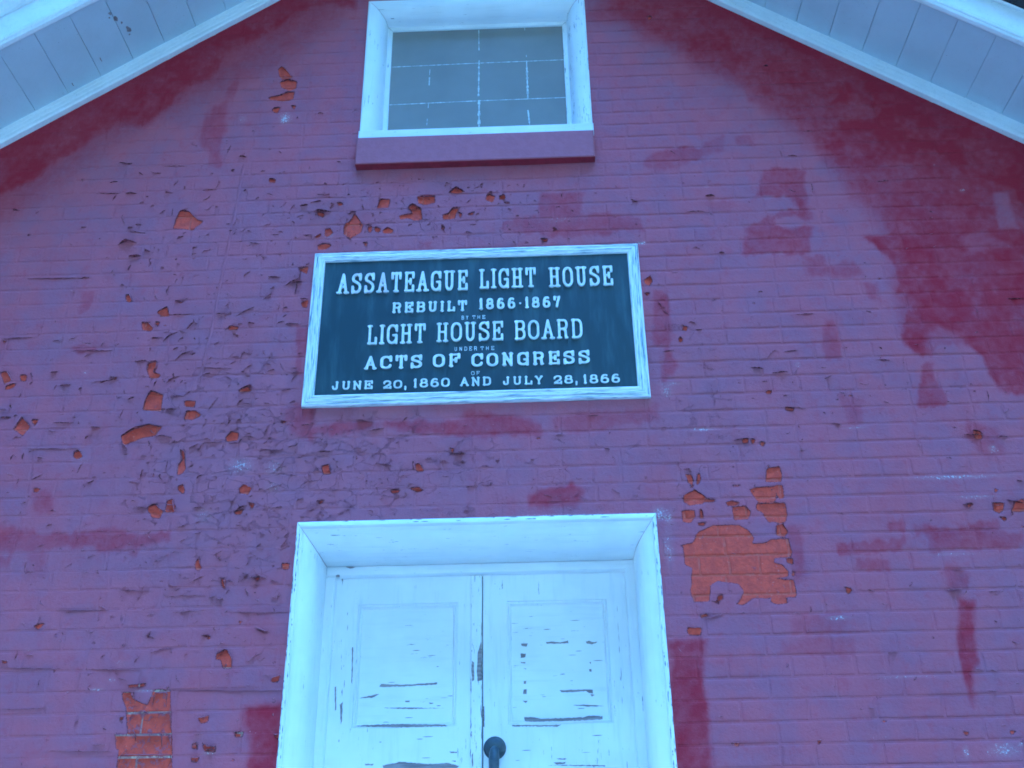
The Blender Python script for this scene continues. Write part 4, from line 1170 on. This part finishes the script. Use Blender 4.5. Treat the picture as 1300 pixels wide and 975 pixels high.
# bare wood: thin scars where the coat has gone
sc_ = MB()
br_ = random.Random(21)
def scar(P, y, thick=.0005):
    cx_ = sum(p[0] for p in P) / len(P)
    Q = []
    n = len(P)
    for i in range(n):
        a, b2 = P[i], P[(i + 1) % n]
        L = math.dist(a, b2)
        k2 = max(1, int(L / .006))
        for t in range(k2):
            q = t / k2
            Q.append((a[0] * (1 - q) + b2[0] * q + br_.uniform(-.0008, .0008), a[1] * (1 - q) + b2[1] * q + br_.uniform(-.0010, .0010)))
    return Q
import mathutils.geometry as mg
def add_tess(mb, Q, y):
    b0 = len(mb.v)
    tri = mg.tessellate_polygon([[Vector((x, z, 0)) for x, z in Q]])
    mb.v += [(x, y, z) for x, z in Q]
    for t in tri:
        a, b2, c = t
        # face the viewer
        p, q, s2 = Q[a], Q[b2], Q[c]
        cr2 = (q[0] - p[0]) * (s2[1] - p[1]) - (q[1] - p[1]) * (s2[0] - p[0])
        mb.f.append((b0 + a, b0 + b2, b0 + c) if cr2 > 0 else (b0 + a, b0 + c, b0 + b2))
        mb.fm.append(0)
for fl in BARE:
    P = pts(fl)
    xm = sum(p[0] for p in P) / len(P)
    zm = sum(p[1] for p in P) / len(P)
    y = YL - .0006
    for pnx in ((-.384 * S, -.070 * S), (.085 * S, .399 * S)):
        if pnx[0] < xm < pnx[1] and 2.134 * S < zm < 2.510 * S:
            y = YL + .0158 if zm > 2.151 * S else YL + .0020
            y = YL + .0158 if (pnx[0] + .02 < xm < pnx[1] - .02 and 2.151 * S < zm < 2.493 * S) else YL - .0006
    if -.0280 * S < xm < .0075 * S:
        y = YL - .0128
    if xm < st_l - .001 or zm > st_t - .004:
        y = yi - .001
        if zm < st_t - .03:
            continue
    add_tess(sc_, scar(P, y), y)
for _ in range(26):     # small flecks along the grain of the leaves
    lx = br_.choice([(-.34, -.08), (.10, .38)])
    x = br_.uniform(*lx) * S
    z = br_.uniform(2.02, 2.38) * S if br_.random() < .8 else br_.uniform(2.38, 2.48) * S
    if abs(z - 2.134 * S) < .017:
        continue
    w, h = br_.uniform(.003, .020), br_.uniform(.0006, .0016)
    y = YL + .0158 if z > 2.134 * S else YL - .0006
    add_tess(sc_, [(x - w, z), (x - w * .3, z - h), (x + w * .5, z - h * .6), (x + w, z + h * .2), (x + w * .2, z + h), (x - w * .5, z + h * .7)], y)
for _ in range(46):     # and up the meeting strip and the outer stiles
    x = br_.choice([-.0265, -.025, .0045, .0055, -.42, -.415, .43]) * S + br_.uniform(-.002, .002)
    z = br_.uniform(1.95, 2.5) * S
    w, h = br_.uniform(.0006, .0016), br_.uniform(.004, .022)
    y = YL - .0128 if abs(x) < .03 else YL - .0006
    add_tess(sc_, [(x - w, z), (x, z - h), (x + w, z - h * .3), (x + w * .7, z + h * .6), (x, z + h)], y)
for _ in range(150):
    sx = br_.choice([0, 1, 0, 1, 2])
    w, h = br_.uniform(.0006, .0020), br_.uniform(.003, .016)
    if sx < 2:
        z = br_.uniform(1.9, 2.7) * S
        x = (DOOR[sx]) + (1 if sx == 0 else -1) * br_.choice([.0015, .003, .0105, .012])
        add_tess(sc_, [(x - w, z), (x, z - h), (x + w, z - h * .3), (x + w * .7, z + h * .6), (x, z + h)], -.0155 * S)
    else:
        z = DOOR[2] - br_.choice([.0015, .003, .0105])
        x = br_.uniform(-.54, .54) * S
        add_tess(sc_, [(x - h, z), (x, z - w), (x + h, z - w * .3), (x + h * .7, z + w * .6), (x, z + w)], -.0155 * S)
o = sc_.build('bare_wood', MAT_BARE, door)
o['kind'] = 'stuff'

# handle: domed rose and a pull that drops from it
def revolve(profile, n, axis_o, mb, m=0):
    """profile (r, y) round the y axis"""
    b0 = len(mb.v)
    for r_, y in profile:
        for i in range(n):
            a = 2 * math.pi * i / n
            mb.v.append((axis_o[0] + r_ * math.cos(a), axis_o[1] + y, axis_o[2] + r_ * math.sin(a)))
    for j in range(len(profile) - 1):
        for i in range(n):
            a, c = b0 + j * n + i, b0 + j * n + (i + 1) % n
            mb.f.append((a, c, c + n, a + n))
            mb.fm.append(m)


def tube(path, radii, n=14):
    v, f = [], []
    for i, p in enumerate(path):
        p = Vector(p)
        a = Vector(path[max(0, i - 1)])
        b2 = Vector(path[min(len(path) - 1, i + 1)])
        t = (b2 - a).normalized()
        ref = Vector((1, 0, 0))
        s1 = (ref - t * ref.dot(t)).normalized()
        s2 = t.cross(s1)
        for k2 in range(n):
            an = 2 * math.pi * k2 / n
            q = p + (s1 * math.cos(an) + s2 * math.sin(an)) * radii[i]
            v.append(tuple(q))
    for i in range(len(path) - 1):
        for k2 in range(n):
            a, c = i * n + k2, i * n + (k2 + 1) % n
            f.append((a, c, c + n, a + n))
    f.append(tuple(reversed(range(n))))
    f.append(tuple(range((len(path) - 1) * n, len(path) * n)))
    return v, f


HX, HZ = .045 * S, 2.069 * S
mb = MB()
revolve([(.0005, -.020), (.008, -.0195), (.018, -.0175), (.028, -.013), (.0345, -.0075), (.0375, -.002), (.0375, .001)], 32, (HX, YL, HZ), mb)
rose = mb.build('door_handle', MAT_IRON, door, smooth=True)
rose['label'] = 'dark iron door pull with a round rose'
fix_normals(rose)
pth = [(HX, YL - .010, HZ - .006), (HX, YL - .024, HZ - .010), (HX - .001, YL - .038, HZ - .020), (HX - .001, YL - .047, HZ - .040), (HX - .001, YL - .050, HZ - .075), (HX, YL - .050, HZ - .12), (HX, YL - .047, HZ - .155), (HX, YL - .035, HZ - .178), (HX, YL - .010, HZ - .185)]
v, f = tube(pth, [.013, .0145, .0165, .0175, .0165, .0155, .0155, .0145, .013])
o = mesh_obj('pull', v, f, MAT_IRON, door, True)
fix_normals(o)
mb = MB()
revolve([(.0005, -.012), (.014, -.011), (.022, -.006), (.025, .001)], 24, (HX, YL, HZ - .187), mb)
o = mb.build('rose', MAT_IRON, door, smooth=True)
fix_normals(o)

# ------------------------------------------------------------------ window
win = empty('gable_window', (0, 0, 0), house)
win['label'] = 'small dusty window in a rounded white frame above a painted stone sill'
wx0, wx1, wzt = WIN[0], WIN[1], WIN[3]
wzb = 4.214 * S
wp = [(0, .012), (0, -.008), (.004, -.012), (.008, -.012)] + ovolo(.010, -.011, .062, .072) + [(.0735, .064), (.0735, .067), (.0905, .067), (.0915, .070), (.0915, .09)]
wp = [(u * S, y * S) for u, y in wp]
for o in frame_sides(wx0, wx1, wzt, wzb + .0505 * S, wp, ('window_jamb', 'window_head'), (MAT_WHITE_V, MAT_WHITE_H, MAT_WHITE_WORN), win):
    shade_smooth_auto(o)
MB().box(wx0 - .003, wx1 + .003, -.016 * S, .10 * S, wzb, wzb + .050 * S, bev=.003).build('window_board', MAT_WHITE_H, win)
MB().box(wx0 + .08 * S, wx1 - .08 * S, .075 * S, .085 * S, wzb + .04 * S, wzt - .08 * S).build('glass_pane', MAT_PANE, win)
MB().box(wx0 + .02, wx1 - .02, .09 * S, .13 * S, wzb, wzt).build('window_back', MAT_GAP, win)
# sill: stone block painted with the wall, a deeper red beneath
sm = MB()
sx0, sx1, sz0, sz1 = -.441 * S, .431 * S, 4.088 * S, 4.2135 * S
sm.box(sx0 - .004, sx1 + .006, -.036 * S, .10 * S, sz0, sz1, bev=.004)
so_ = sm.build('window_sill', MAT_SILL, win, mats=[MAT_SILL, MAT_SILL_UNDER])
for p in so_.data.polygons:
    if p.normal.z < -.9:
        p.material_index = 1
# thin pale lines laid on the pane
gl = MB()
gr = random.Random(17)
def gline(pts2, w0, broken, y=.0745 * S):
    for i in range(len(pts2) - 1):
        (xa, za), (xb, zb2) = pts2[i], pts2[i + 1]
        L = math.hypot(xb - xa, zb2 - za)
        n = max(2, int(L / .012))
        ux, uz = (xb - xa) / L, (zb2 - za) / L
        on = True
        for k2 in range(n):
            if broken and gr.random() < broken:
                on = not on
            if not on:
                continue
            t0, t1 = L * k2 / n, L * (k2 + 1) / n
            w = w0 * gr.uniform(.6, 2.0)
            x_, z_ = xa + ux * t0, za + uz * t0
            x2, z2 = xa + ux * t1, za + uz * t1
            b0 = len(gl.v)
            gl.v += [(x_ + uz * w, y, z_ - ux * w), (x2 + uz * w, y, z2 - ux * w), (x2 - uz * w, y, z2 + ux * w), (x_ - uz * w, y, z_ + ux * w)]
            gl.f.append((b0, b0 + 1, b0 + 2, b0 + 3))
            gl.fm.append(0)
def sc2(l):
    return [(a * S, b2 * S) for a, b2 in l]
gline(sc2([(-.345, 4.671), (-.02, 4.676), (.345, 4.678)]), .0012, .0)
gline(sc2([(-.348, 4.471), (-.02, 4.476), (.345, 4.478)]), .0014, .0)
gline(sc2([(-.190, 4.738), (-.193, 4.62)]), .0009, .35)
gline(sc2([(-.193, 4.61), (-.194, 4.50)]), .0019, .15)
gline(sc2([(-.194, 4.47), (-.198, 4.36)]), .0009, .2)
gline(sc2([(.004, 4.86), (.005, 4.70)]), .0013, .08)
gline(sc2([(.005, 4.69), (.003, 4.50)]), .0024, .12)
gline(sc2([(.005, 4.48), (.005, 4.345)]), .0034, .10)
gline(sc2([(.192, 4.87), (.196, 4.70)]), .0014, .12)
gline(sc2([(.196, 4.68), (.197, 4.48)]), .0028, .12)
gline(sc2([(.196, 4.42), (.201, 4.345)]), .0018, .05)
o = gl.build('pane_lines', MAT_GLASS_LINE, win)
o['kind'] = 'stuff'

# ------------------------------------------------------------------ plaque
plq = empty('dedication_plaque', (-.001 * S, 0, 3.41 * S))
plq['label'] = 'dark blue cast plaque with raised white lettering and white frame above the door'
plq['category'] = 'plaque'
P0 = plq.location
px0, px1, pz0, pz1 = -.568 * S, .566 * S, 3.108 * S, 3.710 * S


def rel(o):
    o.location = -Vector(P0)
    return o


pp = [(0, .010), (0, -.016), (.003, -.021), (.008, -.021), (.010, -.0165), (.013, -.0165), (.0155, -.023), (.022, -.0235), (.025, -.019), (.030, -.0185), (.033, -.0235), (.037, -.0225), (.041, -.012)]
pp = [(u * S, (y + .003) * S) for u, y in pp]
for nm, pa, upr in (('frame', [((px0, pz0), (1, 1)), ((px0, pz1), (1, -1))], True), ('frame', [((px0, pz1), (1, -1)), ((px1, pz1), (-1, -1))], False),
                    ('frame', [((px1, pz1), (-1, -1)), ((px1, pz0), (-1, 1))], True), ('frame', [((px1, pz0), (-1, 1)), ((px0, pz0), (1, 1))], False)):
    o = rel(sweep(nm, pa, pp, MAT_PLAQUE_FRAME, plq, upright=upr))
    shade_smooth_auto(o, .5)
YF = -.014
rel(MB().box(px0 + .036 * S, px1 - .036 * S, YF, .01, pz0 + .036 * S, pz1 - .036 * S).build('plate', MAT_FIELD, plq))

# --- slab-serif letters as relief
def arc(cx, cy, rx, ry, a0, a1, n=10):
    return [(cx + rx * math.cos(math.radians(a0 + (a1 - a0) * i / n)), cy + ry * math.sin(math.radians(a0 + (a1 - a0) * i / n))) for i in range(n + 1)]


def glyph(ch):
    """strokes: polylines in the unit square; serifs: (x, y) stem ends"""
    r = .24
    T = {
        'A': ([[(.10, 0), (.5, 1), (.90, 0)], [(.24, .33), (.76, .33)]], [(.08, 0), (.92, 0)]),
        'B': ([[(.14, 0), (.14, 1)], [(0, 1), (.60, 1)] + arc(.66, .77, .30, .23, 90, -90) + [(.14, .54)], [(.14, .54), (.66, .54)] + arc(.68, .27, .32, .27, 90, -90) + [(0, 0)]], []),
        'C': ([arc(.5, .70, .5, .30, 15, 180) + arc(.5, .30, .5, .30, 180, 345), [(1, .98), (1, .68)]], []),
        'D': ([[(.14, 0), (.14, 1)], [(0, 1), (.55, 1)] + arc(.55, .68, .45, .32, 90, 0) + arc(.55, .32, .45, .32, 0, -90) + [(0, 0)]], []),
        'E': ([[(.14, 0), (.14, 1)], [(0, 1), (1, 1), (1, .76)], [(.14, .52), (.66, .52)], [(.66, .64), (.66, .40)], [(0, 0), (1, 0), (1, .26)]], []),
        'F': ([[(.16, 0), (.16, 1)], [(0, 1), (1, 1), (1, .74)], [(.16, .52), (.68, .52)], [(.68, .64), (.68, .40)]], [(.16, 0)]),
        'G': ([arc(.5, .70, .5, .30, 15, 180) + arc(.5, .30, .5, .30, 180, 350) + [(.97, .44), (.60, .44)], [(1, .98), (1, .70)], [(.98, 0), (.98, .44)]], []),
        'H': ([[(.16, 0), (.16, 1)], [(.84, 0), (.84, 1)], [(.16, .52), (.84, .52)]], [(.16, 0), (.16, 1), (.84, 0), (.84, 1)]),
        'I': ([[(.5, 0), (.5, 1)]], [(.5, 0), (.5, 1)]),
        'J': ([[(.72, 1), (.72, .28)] + arc(.40, .28, .32, .28, 0, -180) + [(.08, .36)], [(.02, .30), (.2, .30)]], [(.72, 1)]),
        'L': ([[(.18, 1), (.18, 0)], [(0, 0), (1, 0), (1, .30)]], [(.18, 1)]),
        'N': ([[(.14, 0), (.14, 1)], [(.14, 1), (.86, 0)], [(.86, 0), (.86, 1)]], [(.14, 0), (.86, 1), (.10, 1)]),
        'O': ([arc(.5, .68, .5, .32, 0, 180) + arc(.5, .32, .5, .32, 180, 360) + [(1, .68)]], []),
        'R': ([[(.14, 0), (.14, 1)], [(0, 1), (.60, 1)] + arc(.62, .75, .32, .25, 90, -90) + [(.14, .50)], [(.58, .50), (.80, .40), (.84, 0), (1, 0)]], [(.14, 0)]),
        'S': ([arc(.5, .75, .46, .25, 10, 200, 12) + arc(.5, .26, .48, .26, 60, -170, 14), [(.96, 1), (.96, .72)], [(.03, 0), (.03, .30)]], []),
        'T': ([[(.5, 0), (.5, 1)], [(0, .72), (0, 1), (1, 1), (1, .72)]], [(.5, 0)]),
        'U': ([[(.16, 1), (.16, .30)] + arc(.5, .30, .34, .30, 180, 360) + [(.84, 1)]], [(.16, 1), (.84, 1)]),
        'Y': ([[(.12, 1), (.5, .48), (.88, 1)], [(.5, .48), (.5, 0)]], [(.12, 1), (.88, 1), (.5, 0)]),
        '0': ([arc(.5, .66, .5, .34, 0, 180) + arc(.5, .34, .5, .34, 180, 360) + [(1, .66)]], []),
        '1': ([[(.2, .82), (.55, 1), (.55, 0)]], [(.55, 0)]),
        '2': ([[(.04, .70)] + arc(.5, .72, .46, .28, 170, -20) + [(.70, .42), (.10, .10), (.04, .02), (1, 0), (1, .20)]], []),
        '6': ([arc(.5, .30, .48, .30, 0, 360, 16), [(.02, .34), (.08, .70)] + arc(.54, .72, .40, .28, 165, 45)], []),
        '7': ([[(.02, .76), (.02, 1), (1, 1), (.62, .48), (.44, 0)]], []),
        '8': ([arc(.5, .76, .40, .24, 0, 360, 16), arc(.5, .27, .50, .27, 0, 360, 16)], []),
        '-': ([[(.1, .46), (.9, .46)]], []),
        ',': ([[(.5, .04), (.5, .10)], [(.6, .02), (.35, -.22)]], []),
    }
    return T[ch]


WIDTH = {'I': .42, '1': .50, '-': .45, ',': .30, 'A': 1.08, 'N': 1.05, 'H': 1.08, 'J': .9, 'R': 1.05, 'U': 1.05, 'L': .92, '7': .9}


def glyph_mesh(ch, gw, cap, tv, th, serif, depth):
    strokes, serifs = glyph(ch)
    segs = []       # (ax,az,bx,bz,half thickness)
    def mp(x, y):
        return (tv / 2 + x * (gw - tv), th / 2 + y * (cap - th))
    for st_ in strokes:
        for i in range(len(st_) - 1):
            a, b2 = mp(*st_[i]), mp(*st_[i + 1])
            dx, dz = abs(b2[0] - a[0]), abs(b2[1] - a[1])
            q = dz / (dx + dz + 1e-9)
            segs.append((*a, *b2, (th + (tv - th) * q) / 2))
    if serif > 0:
        for x, y in serifs:
            a = mp(x, y)
            segs.append((a[0] - serif, a[1], a[0] + serif, a[1], th * .46))
    h = cap / 26.0 if cap > .06 else (cap / 18.0 if cap > .025 else cap / 12.0)
    pad = 2 * h
    xs_ = np.arange(-pad - serif, gw + pad + serif + h, h)
    zs_ = np.arange(-pad - (.25 * cap if ch == ',' else 0), cap + pad + h, h)
    GX, GZ = np.meshgrid(xs_, zs_)
    D = np.full(GX.shape, 1e9)
    for ax, az, bx, bz, w in segs:
        ex, ez = bx - ax, bz - az
        t = np.clip(((GX - ax) * ex + (GZ - az) * ez) / (ex * ex + ez * ez + 1e-12), 0, 1)
        px_, pz_ = np.abs(GX - ax - t * ex), np.abs(GZ - az - t * ez)
        # a little squarer than round ends
        dd = (px_ ** 3.2 + pz_ ** 3.2) ** (1 / 3.2)
        D = np.minimum(D, dd - w)
    v, f, cache = [], [], {}
    nzg, nxg = D.shape
    def vert(key, x, z):
        if key not in cache:
            cache[key] = len(v)
            v.append((x, 0.0, z))
        return cache[key]
    side = []
    for j in range(nzg - 1):
        for i in range(nxg - 1):
            c = [(i, j), (i + 1, j), (i + 1, j + 1), (i, j + 1)]
            d = [D[q[1], q[0]] for q in c]
            if all(x > 0 for x in d):
                continue
            poly = []
            for k2 in range(4):
                a, b2 = c[k2], c[(k2 + 1) % 4]
                da, db = d[k2], d[(k2 + 1) % 4]
                if da <= 0:
                    poly.append(vert(a, xs_[a[0]], zs_[a[1]]))
                if (da <= 0) != (db <= 0):
                    t = da / (da - db)
                    t = min(.97, max(.03, t))
                    key = (min(a, b2), max(a, b2), 'e')
                    poly.append(vert(key, xs_[a[0]] + t * (xs_[b2[0]] - xs_[a[0]]), zs_[a[1]] + t * (zs_[b2[1]] - zs_[a[1]])))
            if len(poly) >= 3:
                f.append(tuple(poly))
    # side walls from boundary edges
    ec = {}
    for p in f:
        for k2 in range(len(p)):
            e_ = (p[k2], p[(k2 + 1) % len(p)])
            ec[e_] = 1
    bnd = [e_ for e_ in ec if (e_[1], e_[0]) not in ec]
    n = len(v)
    top = [(x, -depth, z) for x, _, z in v]
    used = {}
    allv = top[:]
    for a, b2 in bnd:
        for q in (a, b2):
            if q not in used:
                used[q] = len(allv)
                allv.append((v[q][0], 0.0, v[q][2]))
        f.append((b2, a, used[a], used[b2]))
    me = bpy.data.meshes.new('letter')
    me.from_pydata(allv, [], f)
    me.materials.append(MAT_LETTER)
    me.update()
    return me


STYLE = {1: (.108, .078, .088, .008), 2: (.20, .108, .11, .006), 3: (.11, .10, 0, .0012)}
gcache = {}
for word, wxa, wxb, wz, cap, sty in WORDS:
    tvf, thf, sf, depth = STYLE[sty]
    gapf = {1: .12, 2: .24, 3: .42}[sty] * cap
    ws = [WIDTH.get(c, 1.0) for c in word]
    unit = (wxb - wxa - gapf * (len(word) - 1)) / sum(ws)
    x = wxa
    for c, w in zip(word, ws):
        gw = w * unit
        key = (c, sty, round(gw, 3), round(cap, 3))
        if key not in gcache:
            gcache[key] = glyph_mesh(c, gw, cap, tvf * cap, thf * cap, sf * cap, depth)
        o = link(bpy.data.objects.new('letter', gcache[key]), plq)
        o.location = Vector((x, YF, wz)) - Vector(P0)
        x += gw + gapf

# ------------------------------------------------------------------ ground
def ground_material(name, a, b_, c, scale):
    m, nt, b = new_mat(name)
    g = G(nt)
    col = g.mix(g.step(g.noise(scale, 5, .6), .35, .65), a, b_)
    col = g.mix(g.math('MULTIPLY', g.step(g.noise(scale * .06, 3), .45, .65), .6), col, c)
    nt.links.new(col, b.inputs['Base Color'])
    b.inputs['Roughness'].default_value = .9
    nt.links.new(g.bump(g.noise(scale * 2, 4), .02, .6), b.inputs['Normal'])
    return m


o = mesh_obj('ground', [(-600, -600, 0), (600, -600, 0), (600, 600, 0), (-600, 600, 0)], [(0, 1, 2, 3)],
             ground_material('lawn', (.070, .075, .068), (.052, .058, .052), (.085, .086, .08), 6.0))
o.location.z = -0.03
o['kind'] = 'structure'
o = MB().box(-.8, .8, -9, -.12, -.06, .0).build('path', ground_material('concrete_path', (.32, .31, .29), (.26, .25, .24), (.2, .2, .19), 14.0))
o['kind'] = 'structure'

# ------------------------------------------------------------------ unseen pines, placed and sized to block low sky light
MAT_BARK = simple('pine_bark', (.10, .075, .055), .95, (.06, .045, .035), 18, .02, vec=(1, 1, .25))
MAT_NEEDLE = simple('pine_foliage', (.030, .045, .030), .85, (.045, .065, .038), 3)


def pine_meshes(seed):
    r = random.Random(seed)
    H_ = r.uniform(18, 20)
    path = [(0, 0, -.1), (r.uniform(-.1, .1), r.uniform(-.1, .1), H_ * .4), (r.uniform(-.25, .25), r.uniform(-.25, .25), H_ * .97)]
    v, f = tube(path, [.24, .17, .04], 10)
    for k2 in range(14):
        z = H_ * r.uniform(.28, .9)
        a = r.uniform(0, 6.28)
        l = (1 - z / H_) * 3.4 + .7
        vv, ff = tube([(0, 0, z), (l * .5 * math.cos(a), l * .5 * math.sin(a), z + .25), (l * math.cos(a), l * math.sin(a), z + .2)], [.05, .035, .012], 5)
        b0 = len(v)
        v += vv
        f += [tuple(b0 + i for i in t) for t in ff]
    me1 = bpy.data.meshes.new('trunk')
    me1.from_pydata(v, [], f)
    me1.materials.append(MAT_BARK)
    cv, cf = [], []
    for k2 in range(480):
        t = r.random() ** .8
        z = H_ * (.085 + .915 * t)
        rad = (1 - t) * 2.7 + .55
        a = r.uniform(0, 6.28)
        rr_ = rad * math.sqrt(r.uniform(.08, 1))
        c = Vector((rr_ * math.cos(a), rr_ * math.sin(a), z))
        for q in range(22):
            p = c + Vector((r.gauss(0, .34), r.gauss(0, .34), r.gauss(0, .2)))
            d1 = Vector((r.uniform(-1, 1), r.uniform(-1, 1), r.uniform(-.5, .5))).normalized() * r.uniform(.12, .24)
            d2 = d1.cross(Vector((r.uniform(-1, 1), r.uniform(-1, 1), r.uniform(-1, 1)))).normalized() * r.uniform(.07, .12)
            b0 = len(cv)
            cv += [tuple(p - d1), tuple(p - d2), tuple(p + d1), tuple(p + d2)]
            cf.append((b0, b0 + 1, b0 + 2, b0 + 3))
    me2 = bpy.data.meshes.new('crown')
    me2.from_pydata(cv, [], cf)
    me2.materials.append(MAT_NEEDLE)
    return me1, me2


protos = [pine_meshes(100 + i) for i in range(3)]
tr = random.Random(77)
wv, wf, wm = [], [], []
for i in range(17):
    ang = math.radians(-186 + i * 12.0 + tr.uniform(-2, 2))      # half ring in front of the façade
    R_ = 9.3 + (i % 2) * 2.4 + tr.uniform(-.6, .6)
    T_ = Matrix.Translation((R_ * math.cos(ang), -2.5 + R_ * math.sin(ang) * .95, -.03)) @ Matrix.Rotation(tr.uniform(0, 6.28), 4, 'Z')
    for mi, me_ in enumerate(protos[i % 3]):
        b0 = len(wv)
        wv += [tuple(T_ @ v.co) for v in me_.vertices]
        for p in me_.polygons:
            wf.append(tuple(b0 + q for q in p.vertices))
            wm.append(mi)
wood = mesh_obj('unseen_pines', wv, wf, None, None, mats=[MAT_BARK, MAT_NEEDLE], face_mats=wm)
wood['kind'] = 'stuff'
wood['label'] = 'unseen dark pines in front of the gable, placed to block low sky light'
wood['category'] = 'woodland'
